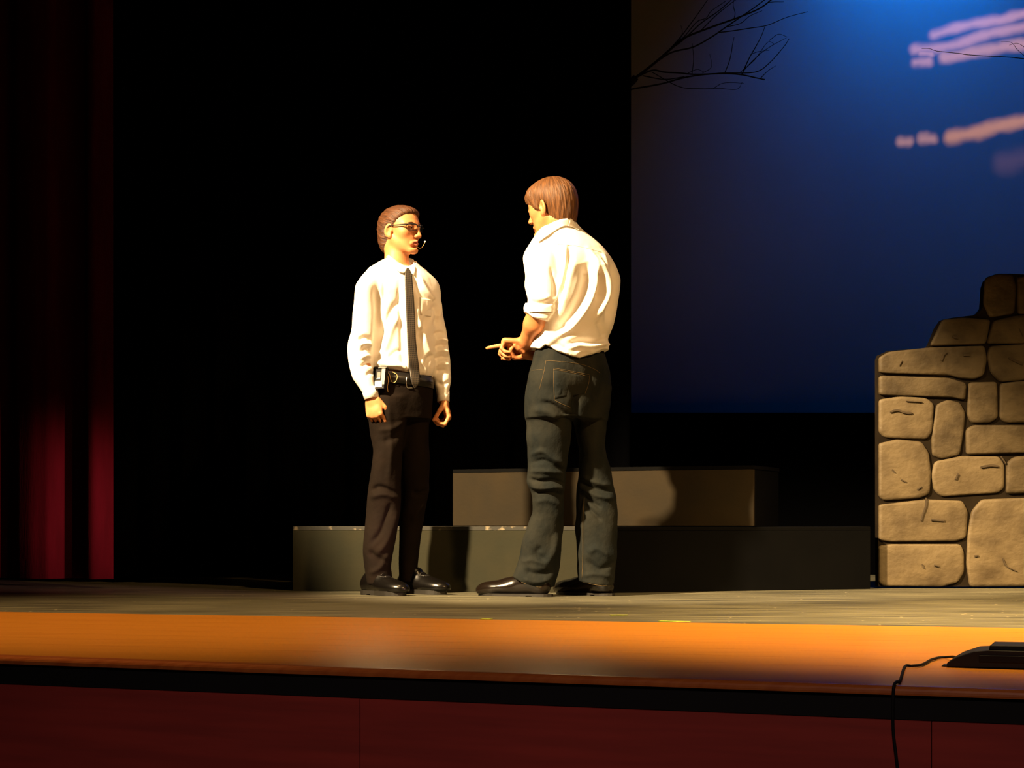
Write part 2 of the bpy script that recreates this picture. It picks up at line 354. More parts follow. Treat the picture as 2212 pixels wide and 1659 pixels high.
# ------------------------------------------------------------------ cloud projector (light with a cut pattern)
def cloud_projector():
    S = 862/2212.0
    def cp(x, y): return Wp(1350+x*S, y*S, yC-0.01)
    strokes = [([(1715, 188), (1830, 150), (1940, 122), (2080, 105), (2212, 70), (2420, 30)], 24, 34, 0),
               ([(1612, 268), (1720, 258), (1850, 238), (1960, 195), (2060, 172), (2212, 140), (2420, 95)], 24, 34, 0),
               ([(1640, 285), (1700, 290)], 16, 22, 0),
               ([(1775, 310), (1860, 300), (2000, 270), (2110, 250), (2212, 240), (2420, 205)], 27, 34, 1),
               ([(1612, 338), (1685, 332)], 21, 30, 0),
               ([(1528, 780), (1580, 779)], 17, 34, 1), ([(1648, 764), (1712, 762)], 18, 36, 1),
               ([(1800, 752), (1900, 735), (2000, 712), (2110, 682), (2212, 660), (2420, 610)], 23, 38, 2),
               ([(2090, 900), (2212, 868), (2420, 800)], 16, 90, 3)]
    loc = Vector((3.1, 7.6, 5.3)); aim = Vector(cp(2050, 450))
    o = spot('cloud_projector', loc, aim, 1.0, (1, 1, 1), 60, 0.2, 0.0)
    l = o.data; l.energy = 1120; l.use_nodes = True
    nt = l.node_tree; em = nt.nodes['Emission']
    bpy.context.view_layer.update()
    inv = o.matrix_world.inverted()
    def proj(p):
        q = inv @ Vector(p); return np.array([q.x/-q.z, q.y/-q.z])
    tc = nt.nodes.new('ShaderNodeTexCoord'); sp = nt.nodes.new('ShaderNodeSeparateXYZ'); nt.links.new(tc.outputs['Normal'], sp.inputs[0])
    def math_(op, a, b=None):
        n = nt.nodes.new('ShaderNodeMath'); n.operation = op
        for i, x in enumerate((a, b)):
            if x is None: continue
            if isinstance(x, (int, float)): n.inputs[i].default_value = x
            else: nt.links.new(x, n.inputs[i])
        return n.outputs[0]
    az = math_('ABSOLUTE', sp.outputs[2])
    u = math_('DIVIDE', sp.outputs[0], az); v = math_('DIVIDE', sp.outputs[1], az)
    cb = nt.nodes.new('ShaderNodeCombineXYZ'); nt.links.new(u, cb.inputs[0]); nt.links.new(v, cb.inputs[1])
    # soft wobble of the pattern edge
    nz = nt.nodes.new('ShaderNodeTexNoise'); nz.inputs['Scale'].default_value = 28; nz.inputs['Detail'].default_value = 2; nt.links.new(cb.outputs[0], nz.inputs['Vector'])
    wob = math_('MULTIPLY', math_('SUBTRACT', nz.outputs['Fac'], 0.5), 0.012)
    def vm(op, a, b):
        n = nt.nodes.new('ShaderNodeVectorMath'); n.operation = op
        for i, x in enumerate((a, b)):
            if x is None: continue
            if isinstance(x, tuple): n.inputs[i].default_value = x
            else: nt.links.new(x, n.inputs[i])
        return n
    total = None
    cols = [(0.95, 0.42, 0.34), (1.0, 0.44, 0.27), (1.2, 0.47, 0.12), (0.14, 0.06, 0.045)]
    unit = np.linalg.norm(proj(cp(2050, 450))-proj(cp(2051, 450)))
    for pts, hw, soft, ci in strokes:
        dmin = None
        for a, b in zip(pts[:-1], pts[1:]):
            A, B = proj(cp(*a)), proj(cp(*b)); ab = B-A; L2 = float(ab @ ab)
            pa = vm('SUBTRACT', cb.outputs[0], (float(A[0]), float(A[1]), 0.0))
            dt = vm('DOT_PRODUCT', pa.outputs[0], (float(ab[0]), float(ab[1]), 0.0))
            h = nt.nodes.new('ShaderNodeClamp'); nt.links.new(math_('DIVIDE', dt.outputs['Value'], L2), h.inputs[0])
            sc_ = vm('SCALE', (float(ab[0]), float(ab[1]), 0.0), None); nt.links.new(h.outputs[0], sc_.inputs['Scale'])
            df = vm('SUBTRACT', pa.outputs[0], sc_.outputs[0]); ln = vm('LENGTH', df.outputs[0], None)
            dmin = ln.outputs['Value'] if dmin is None else math_('MINIMUM', dmin, ln.outputs['Value'])
        dmin = math_('ADD', dmin, wob)
        mr = nt.nodes.new('ShaderNodeMapRange'); mr.interpolation_type = 'SMOOTHSTEP'
        mr.inputs['From Min'].default_value = (hw+soft*0.65)*unit; mr.inputs['From Max'].default_value = max(0, hw-soft*0.75)*unit
        mr.inputs['To Min'].default_value = 0; mr.inputs['To Max'].default_value = 1
        nt.links.new(dmin, mr.inputs['Value'])
        c = vm('SCALE', cols[ci], None); nt.links.new(mr.outputs[0], c.inputs['Scale'])
        total = c.outputs[0] if total is None else vm('MAXIMUM', total, c.outputs[0]).outputs[0]
    nt.links.new(total, em.inputs['Color'])
cloud_projector()

# ------------------------------------------------------------------ platforms
def quad_between(p, q, depth):
    p, q = np.array(p[:2]), np.array(q[:2]); t = (q-p)/np.linalg.norm(q-p); n = np.array([-t[1], t[0]])
    return [p, q, q+n*depth, p+n*depth], t, n
def platform(name, p, q, z0, z1, depth, face_mat, label, back_right=None, back_left=None, worn=True):
    fp, t, n = quad_between(p, q, depth)
    if back_right is not None: fp[2] = np.array(back_right)
    if back_left is not None: fp[3] = np.array(back_left)
    root = empty(name, (float(fp[0][0]), float(fp[0][1]), z0)); base = np.array([fp[0][0], fp[0][1], z0])
    bm = bmesh.new(); ins = 0.02
    f2 = [fp[0]+n*ins+t*0.004, fp[1]+n*ins-t*0.004, fp[2]-t*0.004-n*0.004, fp[3]+t*0.004-n*0.004]; prism(bm, f2, z0+0.001, z1-0.019)
    bm_obj('frame', bm, M['riser_black'], root, base=base)
    bm = bmesh.new(); prism(bm, fp, z1-0.018, z1); bevel_all(bm, 0.0015, 1)
    bm_obj('deck_board', bm, M['worn_edge'] if worn else M['riser_black'], root, base=base)
    bm = bmesh.new(); prism(bm, [fp[0], fp[1], fp[1]+n*0.018, fp[0]+n*0.018], z0+0.001, z1-0.0185); bevel_all(bm, 0.001, 1)
    bm_obj('facing_board', bm, face_mat, root, base=base)
    tag(root, label, 'platform')
    return root
rA = Wp(632, 1275, 8.00); rB = Wp(1288, 1282, 7.75)
rBack = (rB[0]+0.02, 8.95)
platform('stage_platform', rA, rB, 0.0, 0.300, 1.15, M['riser'], 'low grey-black painted platform on the deck directly behind the two men', back_right=rBack)
kA = Wp(1298, 1284, 7.73); kB = Wp(1880, 1272, 8.20)
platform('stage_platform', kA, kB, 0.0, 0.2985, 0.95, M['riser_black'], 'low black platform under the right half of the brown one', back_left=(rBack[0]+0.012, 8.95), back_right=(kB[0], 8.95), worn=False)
uA = Wp(978, 1016, 8.62); uB = Wp(1628, 1002, 7.98)
platform('stage_platform', uA, uB, 0.3015, 0.585, 0.45, M['riser_amber_lit'], 'raised brownish platform stacked on the low ones behind the man in jeans', worn=False)

# ------------------------------------------------------------------ painted stone wall
def stone_wall():
    S = 352/811.0; D = 8.30
    def sp(x, y, f=0.0):
        p = Wp(1860+x*S, 570+y*S, D); return np.array([p[0], D-f, max(p[2]+0.006, 0.0)])
    base = np.array([(1897-CX)*D/FPX, D, 0.0])
    root = empty('stone_wall', base); tag(root, 'painted stage wall of tan stones with dark joints at the right edge', 'scenery wall')
    out = [(86, 1612), (84, 480), (92, 458), (130, 440), (330, 424), (345, 405), (380, 320), (405, 284), (450, 275), (560, 262), (590, 245), (606, 222), (610, 180), (613, 120), (625, 85), (650, 68), (740, 54), (811, 58), (960, 50), (1080, 70), (1100, 110), (1150, 120), (1150, 1612)]
    bm = bmesh.new()
    fr = [bm.verts.new(sp(x, y, 0.0)) for x, y in out]; bk_ = [bm.verts.new(sp(x, y, 0.0)+[0, 0.07, 0]) for x, y in out]
    bm.faces.new(fr); bm.faces.new(bk_[::-1]); n = len(out)
    for i in range(n): bm.faces.new((fr[i], bk_[i], bk_[(i+1) % n], fr[(i+1) % n]))
    bm_obj('backing_board', bm, M['mortar'], root, base=base)
    st = [[(620, 80), (680, 60), (750, 62), (765, 120), (758, 250), (640, 268), (612, 200)], [(778, 75), (900, 64), (905, 250), (780, 252)],
          [(408, 286), (510, 278), (638, 286), (616, 402), (345, 412)], [(660, 292), (780, 266), (880, 270), (880, 400), (628, 400)],
          [(90, 475), (140, 446), (330, 428), (608, 416), (620, 480), (605, 560), (560, 578), (480, 572), (430, 556), (92, 548)],
          [(642, 420), (850, 406), (862, 560), (800, 583), (690, 588), (648, 545), (630, 470)],
          [(92, 565), (430, 577), (518, 602), (513, 682), (440, 668), (92, 658)], [(536, 602), (672, 598), (675, 770), (640, 793), (550, 795), (532, 760)],
          [(694, 606), (811, 592), (850, 600), (840, 790), (720, 793), (690, 770)],
          [(92, 685), (200, 670), (320, 678), (358, 708), (348, 840), (325, 876), (250, 872), (120, 868), (90, 840)],
          [(376, 712), (430, 688), (490, 702), (514, 750), (506, 830), (488, 953), (400, 972), (356, 958), (354, 880)],
          [(526, 830), (560, 812), (850, 812), (850, 944), (526, 952)],
          [(88, 905), (180, 884), (298, 897), (332, 950), (342, 1050), (336, 1148), (290, 1166), (110, 1180), (86, 1150)],
          [(370, 992), (500, 968), (680, 968), (706, 1000), (706, 1120), (678, 1143), (400, 1161), (366, 1130), (353, 1060)],
          [(726, 1000), (760, 973), (850, 962), (850, 1140), (722, 1145)],
          [(90, 1207), (320, 1184), (500, 1188), (526, 1240), (516, 1368), (470, 1382), (150, 1386), (90, 1378)],
          [(552, 1240), (600, 1184), (811, 1174), (950, 1184), (950, 1604), (542, 1608), (527, 1500), (534, 1350)],
          [(90, 1412), (150, 1404), (490, 1404), (506, 1440), (506, 1540), (478, 1588), (400, 1608), (110, 1606), (87, 1580)],
          [(920, 64), (1060, 75), (1090, 130), (1085, 250), (920, 250)], [(898, 268), (1140, 262), (1142, 400), (896, 402)], [(878, 416), (1142, 414), (1140, 585), (880, 588)],
          [(866, 604), (1142, 600), (1140, 795), (862, 795)], [(868, 812), (1142, 812), (1140, 950), (868, 946)], [(868, 964), (1142, 962), (1142, 1160), (868, 1150)], [(968, 1186), (1142, 1180), (1142, 1604), (968, 1604)]]
    r = np.random.RandomState(5)
    for i, poly in enumerate(st):
        c = np.mean(poly, axis=0); ring = []
        P = [np.array(p, float) for p in poly]; m_ = len(P)
        for k in range(m_):                                      # round every corner
            a, b, d = P[k-1], P[k], P[(k+1) % m_]
            la, ld = min(16, 0.4*np.linalg.norm(a-b)), min(16, 0.4*np.linalg.norm(d-b))
            s0 = b+(a-b)/np.linalg.norm(a-b)*la; s1 = b+(d-b)/np.linalg.norm(d-b)*ld
            for t in (0, 0.33, 0.67, 1): ring.append((1-t)**2*s0+2*t*(1-t)*b+t*t*s1)
        ring = np.array(ring); ring = ring+(ring-c)/np.linalg.norm(ring-c, axis=1, keepdims=True)*6.0; ring[:, 0] = np.maximum(ring[:, 0], 87); dist = np.linalg.norm(ring-c, axis=1, keepdims=True)
        pr = 0.012+0.008*r.rand()
        V = []; lv = [(0.0, 0.0), (2.0, pr*0.6), (6.0, pr*0.9), (20.0, pr)]
        for ins, f in lv:
            rr = ring+(c-ring)/dist*np.minimum(ins, dist*0.5)
            V += [sp(x, y, f) for x, y in rr]
        V.append(sp(c[0], c[1], pr*1.02)); n = len(ring); F = []
        for l in range(len(lv)-1):
            for k in range(n): F.append((l*n+k, (l+1)*n+k, (l+1)*n+(k+1) % n, l*n+(k+1) % n))
        for k in range(n): F.append(((len(lv)-1)*n+k, len(V)-1, (len(lv)-1)*n+(k+1) % n))
        o = mesh_obj('stone', V, F, M['stone2'] if i in (12, 13, 15, 16, 17, 9, 24) else M['stone'], root, True, base)
        bmn = bmesh.new(); bmn.from_mesh(o.data); bmesh.ops.recalc_face_normals(bmn, faces=bmn.faces)
        bmn.to_mesh(o.data); bmn.free()
    marks = [([(395, 490), (405, 460), (420, 448)], 10), ([(505, 462), (535, 462)], 16), ([(730, 475), (765, 492), (800, 508)], 11), ([(140, 745), (175, 735), (215, 748), (250, 750)], 9), ([(220, 690), (300, 695)], 5), ([(780, 330), (800, 370)], 8), ([(450, 370), (478, 378)], 13),
             ([(590, 1018), (640, 1010), (680, 1014)], 10), ([(465, 1080), (478, 1050)], 12), ([(195, 1080), (220, 1092)], 11), ([(275, 1130), (298, 1115)], 11), ([(345, 1280), (410, 1284)], 15), ([(320, 1170), (318, 1210), (300, 1260), (295, 1285)], 7), ([(560, 1460), (578, 1458)], 14), ([(300, 1500), (310, 1520)], 8), ([(360, 1505), (385, 1512)], 9), ([(700, 1470), (720, 1510), (770, 1535)], 5), ([(690, 965), (715, 1000)], 10), ([(200, 490), (185, 515)], 6), ([(150, 1030), (165, 1045)], 10)]
    for pts, wd in marks:
        q = spline(pts, 4) if len(pts) > 2 else [np.array(p, float) for p in pts]
        f0 = 0.0150; V = []; F = []; m_ = len(q)
        for k, p in enumerate(q):
            t = np.array(q[min(k+1, m_-1)])-np.array(q[max(k-1, 0)]); t = t/np.linalg.norm(t); nn = np.array([-t[1], t[0]])
            ww = wd*(0.55 if k in (0, m_-1) else 1.0)
            for s in (-1, 1):
                x, y = p+nn*ww*0.5*s; V.append(sp(x, y, f0+0.0065)); V.append(sp(x, y, 0.010))
        for k in range(m_-1):
            a, b = 4*k, 4*k+4
            F += [(a, a+2, b+2, b), (a+1, b+1, b+3, a+3), (a, b, b+1, a+1), (a+2, a+3, b+3, b+2)]
        F += [(0, 1, 3, 2), (4*m_-4, 4*m_-2, 4*m_-1, 4*m_-3)]
        mesh_obj('brush_mark', V, F, M['stone_mark'], root, False, base)
stone_wall()

# ------------------------------------------------------------------ bare tree behind the black curtain
def bare_tree():
    S = 862/2212.0; D = 10.25
    def cp(x, y, f=0.0): return Wp(1350+x*S, y*S, D+f)
    base = np.array([(1290-CX)*D/FPX, D, 0.0])
    root = empty('bare_tree', base); tag(root, 'bare dark tree branches reaching from behind the black curtain across the blue sky cloth', 'tree')
    foot = base; crotch = cp(60, 430)
    bm = bmesh.new()
    tp = spline([foot, foot+np.array([0.03, 0, 1.0]), foot+np.array([-0.02, 0.02, 2.0]), cp(-60, 600), crotch], 6)
    tube(bm, tp, list(np.linspace(0.055, 0.02, len(tp))), 10); bm_obj('trunk', bm, M['bark'], root, True, base)
    br = [([(60, 430), (170, 345), (250, 275), (330, 210), (480, 150), (620, 100), (740, 50), (810, 0), (880, -60)], 9, 3.5),
          ([(170, 345), (260, 290), (380, 260), (480, 205), (560, 150), (640, 95), (720, 40), (800, -20)], 6, 3),
          ([(250, 275), (330, 215), (420, 130), (520, 60), (600, -10)], 5, 2.5), ([(300, 235), (340, 190), (400, 120), (450, 100), (480, 60), (560, 5)], 3.5, 2),
          ([(520, 180), (590, 172), (700, 155), (790, 140), (900, 95), (1015, 65)], 4, 1.8),
          ([(60, 430), (150, 390), (220, 400), (300, 404), (380, 412), (470, 410), (560, 404), (720, 400), (800, 350), (880, 260), (910, 215)], 6, 2.2),
          ([(20, 500), (60, 490), (200, 465), (330, 430), (450, 412), (560, 408), (650, 415), (720, 430), (775, 441)], 6, 4),
          ([(555, 400), (575, 350), (588, 300), (596, 250), (605, 205)], 3.6, 1.8), ([(648, 412), (690, 320), (730, 250), (758, 195), (775, 150)], 4.2, 2),
          ([(655, 395), (700, 345), (760, 290), (820, 250), (895, 210)], 3, 1.5), ([(640, 400), (720, 330), (790, 235), (830, 245)], 2.6, 1.4),
          ([(750, 436), (790, 395), (835, 365)], 3, 1.5), ([(150, 400), (300, 480), (420, 492), (520, 490), (620, 495), (650, 455)], 3, 1.4), ([(490, 490), (540, 462), (600, 458), (660, 462)], 2.2, 1.2),
          ([(605, 105), (610, 70), (600, 30), (605, -10)], 3, 1.6), ([(372, 412), (380, 330), (374, 240)], 2.6, 1.4), ([(300, 230), (318, 180), (310, 140)], 2.6, 1.4), ([(350, 405), (400, 385), (440, 400)], 2.2, 1.3), ([(740, 50), (800, 14), (880, 10)], 3.2, 1.6), ([(430, 405), (480, 370), (470, 300)], 2.2, 1.2), ([(700, 300), (745, 285), (800, 280)], 2.2, 1.2), ([(200, 325), (300, 215), (380, 110), (430, 40), (470, -20)], 4, 2), ([(420, 170), (500, 90), (560, 40), (640, -20)], 3.5, 2), ([(100, 420), (220, 440), (330, 425)], 4, 3), ([(800, 225), (850, 190), (900, 205)], 2.4, 1.3), ([(560, 150), (640, 130), (690, 90), (760, 60)], 3, 1.6)]
    for i, (pts, r0, r1) in enumerate(br):
        f0 = 0.05*math.sin(i*2.4); m_ = len(pts)
        q = spline([cp(x, y, f0*min(1, k/2.0)) for k, (x, y) in enumerate(pts)], 5)
        bm = bmesh.new(); tube(bm, q, list(np.linspace(r0, r1, len(q))*S*D/FPX*0.82), 6)
        bm_obj('branch', bm, M['bark'], root, True, base)
    tw = empty('twig', cp(2500, 380)); tag(tw, 'thin bare twig crossing the pink cloud streaks at the upper right', 'twig')
    b2 = np.array(cp(2500, 380))
    for pts, r0, r1 in [([(2500, 380), (2212, 325), (1930, 306), (1850, 296), (1730, 283), (1690, 270), (1645, 268)], 4, 2), ([(2240, 330), (2180, 280), (2140, 235), (2085, 232)], 3, 1.5), ([(2300, 342), (2190, 245), (2130, 250)], 2.5, 1.5)]:
        q = spline([cp(x, y) for x, y in pts], 5); bm = bmesh.new(); tube(bm, q, list(np.linspace(r0, r1, len(q))*S*D/FPX*0.62), 6)
        bm_obj('shoot', bm, M['bark'], tw, True, b2)
bare_tree()

# ------------------------------------------------------------------ things on the apron
def floor_box():
    S = 332/1782.0
    def cp(x, y, d): return Wp(1880+x*S, 1350+y*S, d)
    D = CAMZ*FPX/(1442-HOR)
    t = np.array([0.94, -0.34]); n = np.array([0.34, 0.94])
    base = np.array([*cp(880, 495, D)[:2], 0.0])
    root = empty('floor_unit', base); tag(root, 'low black stepped box with a sloped end lying on the wooden stage edge', 'equipment')
    k = D/FPX*S
    def prof(pts, d0, d1, name, mat, bv=0.002):
        bm = bmesh.new()
        a = [bm.verts.new((*(base[:2]+t*((x-880)*k)+n*d0), max(0.0016, (498-y)*k))) for x, y in pts]
        b = [bm.verts.new((*(base[:2]+t*((x-880)*k)+n*d1), max(0.0016, (498-y)*k))) for x, y in pts]
        bm.faces.new(a); bm.faces.new(b[::-1]); m_ = len(pts)
        for i in range(m_): bm.faces.new((a[i], b[i], b[(i+1) % m_], a[(i+1) % m_]))
        bevel_all(bm, bv, 2); return bm_obj(name, bm, mat, root, False, base)
    prof([(880, 498), (890, 440), (1000, 372), (1190, 302), (1340, 292), (2300, 292), (2300, 498)], 0.0, 0.17, 'housing', M['plastic'])
    prof([(1348, 291), (1360, 236), (2240, 231), (2250, 291)], 0.02, 0.15, 'lid', M['plastic'])
    prof([(812, 498), (830, 486), (879, 482), (879, 498)], 0.02, 0.08, 'foot_plate', M['plastic'], 0.001)
    prof([(1250, 420), (1250, 345), (2260, 345), (2260, 420)], -0.004, -0.0003, 'front_strip', M['rubber'], 0.0008)
    # cable
    pts = []
    for x, y in [(1010, 372), (950, 392), (880, 398), (800, 402), (700, 430), (640, 465), (580, 490), (480, 500), (400, 508)]:
        dd = CAMZ*FPX/(1350+y*S-HOR)
        pts.append(np.array([(1880+x*S-CX)*dd/FPX, dd, 0.0048]))
    pts[0][2] = 0.017; pts[1][2] = 0.009
    pts[0] = np.array([*(base[:2]+t*0.022+n*0.03), 0.014]); pts[1] = pts[1]*0.6+pts[0]*0.4+np.array([0, 0, 0.0])
    xe = [(300, 575), (268, 680)]
    def edge_pt(x, off, z):
        px = 1880+x*S
        # intersect the view column with the apron edge line, moved out by off
        p = fA+nrm*off; dv = np.array([(px-CX)/FPX, 1.0])
        A = np.array([[dv[0], -dfr[0]], [dv[1], -dfr[1]]]); s = np.linalg.solve(A, p)
        return np.array([*(dv*s[0]), z])
    pts.append(edge_pt(345, -0.06, 0.0055)); pts.append(edge_pt(300, -0.015, 0.0062)); pts.append(edge_pt(274, 0.0185, 0.0020)); pts.append(edge_pt(264, 0.0225, -0.018)); pts.append(edge_pt(260, 0.0225, -0.05))
    for x, z in [(268, -0.09), (300, -0.135), (325, -0.175), (352, -0.24), (370, -0.45), (360, -0.75), (380, -1.045)]: pts.append(edge_pt(x, 0.0225, z))
    bm = bmesh.new(); tube(bm, spline(pts, 6), 0.0031, 8)
    cb = bm_obj('cable', bm, M['rubber'], None, True, pts[-1]); cb.location = pts[-1]
    tag(cb, 'black cable running from the floor box over the stage edge', 'cable')
floor_box()
def tape(x0, y0, x1, y1, label):
    a, b = floor_pt(x0, y0), floor_pt(x1, y1); bm = bmesh.new()
    d = (b-a)[:2]; L = np.linalg.norm(d); d = d/L; n = np.array([-d[1], d[0]])*0.012
    r = 6; top = []; 
    fp = [a[:2]+d*L*i/r+n*(1+0.3*math.sin(i*2.2)) for i in range(r+1)]+[a[:2]+d*L*i/r-n*(1+0.3*math.cos(i*1.7)) for i in range(r, -1, -1)]
    c = np.array([*np.mean(fp, axis=0), 0.0]); prism(bm, fp[::-1], 0.0006, 0.0022)
    o = bm_obj('tape_scrap', bm, M['tape'], None, False, c); o.location = c; tag(o, label, 'tape', 'green tape scraps on the deck')
tape(1318, 1329.5, 1356, 1329.2, 'small green tape scrap on the deck just right of the jeans man')
tape(1425, 1342.5, 1490, 1344.0, 'green tape scrap at the joint of dark deck and wood')
tape(1040, 1338.0, 1062, 1338.4, 'tiny green tape scrap on the deck below the brown shoe')

# ================================================================== THE TWO MEN
# volumes are blended from limbs in a distance field and meshed, so each body is one continuous surface
class Vol:
    def __init__(s, lo, hi, h):
        s.h = h; s.lo = np.array(lo, float); n = np.ceil((np.array(hi)-s.lo)/h).astype(int)+1
        s.ax = [(s.lo[i]+h*np.arange(n[i])).astype(np.float32) for i in range(3)]
        s.d = np.full(n, 1.0, np.float32)
    def op(s, fn, lo, hi, k=0.012, mode='add'):
        m = k+3*s.h; sl = []
        for i in range(3):
            a = int(np.clip(math.floor((lo[i]-m-s.lo[i])/s.h), 0, len(s.ax[i]))); b = int(np.clip(math.ceil((hi[i]+m-s.lo[i])/s.h)+1, 0, len(s.ax[i])))
            if b <= a: return
            sl.append(slice(a, b))
        X = s.ax[0][sl[0]][:, None, None]; Y = s.ax[1][sl[1]][None, :, None]; Z = s.ax[2][sl[2]][None, None, :]
        v = np.broadcast_to(fn(X, Y, Z), s.d[tuple(sl)].shape).astype(np.float32); a = s.d[tuple(sl)]
        if mode == 'add':
            h = np.clip(0.5+0.5*(v-a)/k, 0, 1); s.d[tuple(sl)] = v*(1-h)+a*h-k*h*(1-h)
        elif mode == 'sub':
            v = -v; h = np.clip(0.5-0.5*(v-a)/k, 0, 1); s.d[tuple(sl)] = v*(1-h)+a*h+k*h*(1-h)
        else:
            h = np.clip(0.5-0.5*(v-a)/k, 0, 1); s.d[tuple(sl)] = v*(1-h)+a*h+k*h*(1-h)
    def cone(s, a, b, ra, rb, k=0.012, mode='add', flat=None):
        a = np.asarray(a, float); b = np.asarray(b, float); ab = b-a; L2 = max(1e-9, float(ab @ ab)); R = max(ra, rb)
        def fn(X, Y, Z):
            x, y, z = X-a[0], Y-a[1], Z-a[2]
            h = np.clip((x*ab[0]+y*ab[1]+z*ab[2])/L2, 0, 1)
            x, y, z = x-h*ab[0], y-h*ab[1], z-h*ab[2]
            r = ra+(rb-ra)*h
            if flat is not None:
                n, f = flat; q = (x*n[0]+y*n[1]+z*n[2])*(1/f-1); x, y, z = x+n[0]*q, y+n[1]*q, z+n[2]*q
            return np.sqrt(x*x+y*y+z*z)-r
        s.op(fn, np.minimum(a, b)-R, np.maximum(a, b)+R, k, mode)
    def ell(s, c, axes, rad, k=0.012, mode='add'):
        c = np.asarray(c, float); A = np.asarray(axes, float); r = np.asarray(rad, float); R = r.max()
        def fn(X, Y, Z):
            x, y, z = X-c[0], Y-c[1], Z-c[2]
            q = [(A[i][0]*x+A[i][1]*y+A[i][2]*z) for i in range(3)]
            k0 = np.sqrt(sum((q[i]/r[i])**2 for i in range(3)))+1e-6; k1 = np.sqrt(sum((q[i]/r[i]**2)**2 for i in range(3)))+1e-6
            return k0*(k0-1)/k1
        e = np.sqrt((A**2*r[:, None]**2).sum(0)); s.op(fn, c-e, c+e, k, mode)
    def loft(s, tab, k=0.015, p=2.2, grow=0.0):
        """tab: rows z, cx, cy, a, b, angle (ascending z): a stack of rotated ovals"""
        T = tab; z0, z1 = T[0, 0], T[-1, 0]; R = T[:, 3:5].max()+grow
        def fn(X, Y, Z):
            z = Z[0, 0]; g = [np.interp(z, T[:, 0], T[:, i])[None, None, :] for i in range(1, 6)]
            cx, cy, a, b, an = g; a = a+grow; b = b+grow; ca, sa = np.cos(an), np.sin(an)
            u = np.abs((X-cx)*ca+(Y-cy)*sa)/a; v = np.abs(-(X-cx)*sa+(Y-cy)*ca)/b
            d = ((u**p+v**p)**(1/p)-1)*np.minimum(a, b)
            return np.maximum(d, np.maximum(z0-Z, Z-z1)*0.9)
        lo = np.array([T[:, 1].min()-R, T[:, 2].min()-R, z0]); hi = np.array([T[:, 1].max()+R, T[:, 2].max()+R, z1]); s.op(fn, lo, hi, k)
    def clip(s, fn, lo, hi, k=0.004):
        s.op(fn, lo, hi, k, 'clip')
    def mesh(s):
        d = s.d; ins = d < 0
        nx, ny, nz = d.shape
        c = np.zeros((nx-1, ny-1, nz-1), np.uint8)
        for i in (0, 1):
            for j in (0, 1):
                for k in (0, 1): c += ins[i:nx-1+i, j:ny-1+j, k:nz-1+k]
        act = (c > 0) & (c < 8); idx = np.argwhere(act); num = np.full(act.shape, -1, np.int32); num[act] = np.arange(len(idx))
        P = np.zeros((len(idx), 3)); W = np.zeros(len(idx))
        I, J, K = idx.T
        for axis in range(3):
            for u in (0, 1):
                for v in (0, 1):
                    o0 = [0, 0, 0]; oth = [q for q in range(3) if q != axis]; o0[oth[0]] = u; o0[oth[1]] = v; o1 = list(o0); o1[axis] = 1
                    a = d[I+o0[0], J+o0[1], K+o0[2]]; b = d[I+o1[0], J+o1[1], K+o1[2]]
                    m = (a < 0) != (b < 0); t = np.where(m, a/np.where(m, a-b, 1), 0)
                    q = np.tile(np.array(o0, float), (len(idx), 1)); q[:, axis] = t
                    P[m] += q[m]; W[m] += 1
        V = s.lo+s.h*(idx+P/W[:, None]); Q = []
        for axis in range(3):
            sl0 = [slice(None)]*3; sl1 = [slice(None)]*3; sl0[axis] = slice(0, -1); sl1[axis] = slice(1, None)
            a, b = ins[tuple(sl0)], ins[tuple(sl1)]; e = np.argwhere(a != b); oth = [q for q in range(3) if q != axis]
            e = e[(e[:, oth[0]] > 0) & (e[:, oth[1]] > 0) & (e[:, oth[0]] < d.shape[oth[0]]-1) & (e[:, oth[1]] < d.shape[oth[1]]-1)]
            def at(du, dv):
                f = e.copy(); f[:, oth[0]] -= du; f[:, oth[1]] -= dv; return num[f[:, 0], f[:, 1], f[:, 2]]
            q = np.stack([at(1, 1), at(0, 1), at(0, 0), at(1, 0)], 1); out = a[tuple(e.T)]
            if axis == 1: out = ~out
            q[~out] = q[~out][:, ::-1]; Q.append(q)
        Q = np.concatenate(Q); Q = Q[(Q >= 0).all(1)]
        n = np.cross(V[Q[:, 2]]-V[Q[:, 0]], V[Q[:, 3]]-V[Q[:, 1]])
        if (n*(V[Q[:, 0]]-V.mean(0))).sum() < 0: Q = Q[:, ::-1]
        return V, Q
def normals(V, Q):
    n = np.cross(V[Q[:, 2]]-V[Q[:, 0]], V[Q[:, 3]]-V[Q[:, 1]]); N = np.zeros_like(V)
    for i in range(4): np.add.at(N, Q[:, i], n)
    return N/(np.linalg.norm(N, axis=1, keepdims=True)+1e-12)
def relax(V, Q, it=2, f=0.5):
    for _ in range(it):
        A = np.zeros_like(V); C = np.zeros(len(V))
        for i in range(4):
            np.add.at(A, Q[:, i], V[Q[:, (i+1) % 4]]); np.add.at(C, Q[:, i], 1)
            np.add.at(A, Q[:, i], V[Q[:, (i+3) % 4]]); np.add.at(C, Q[:, i], 1)
        V = V*(1-f)+f*A/np.maximum(C, 1)[:, None]
    return V
def to_px(V): return CX+V[:, 0]/V[:, 1]*FPX, HOR-(V[:, 2]-CAMZ)/V[:, 1]*FPX
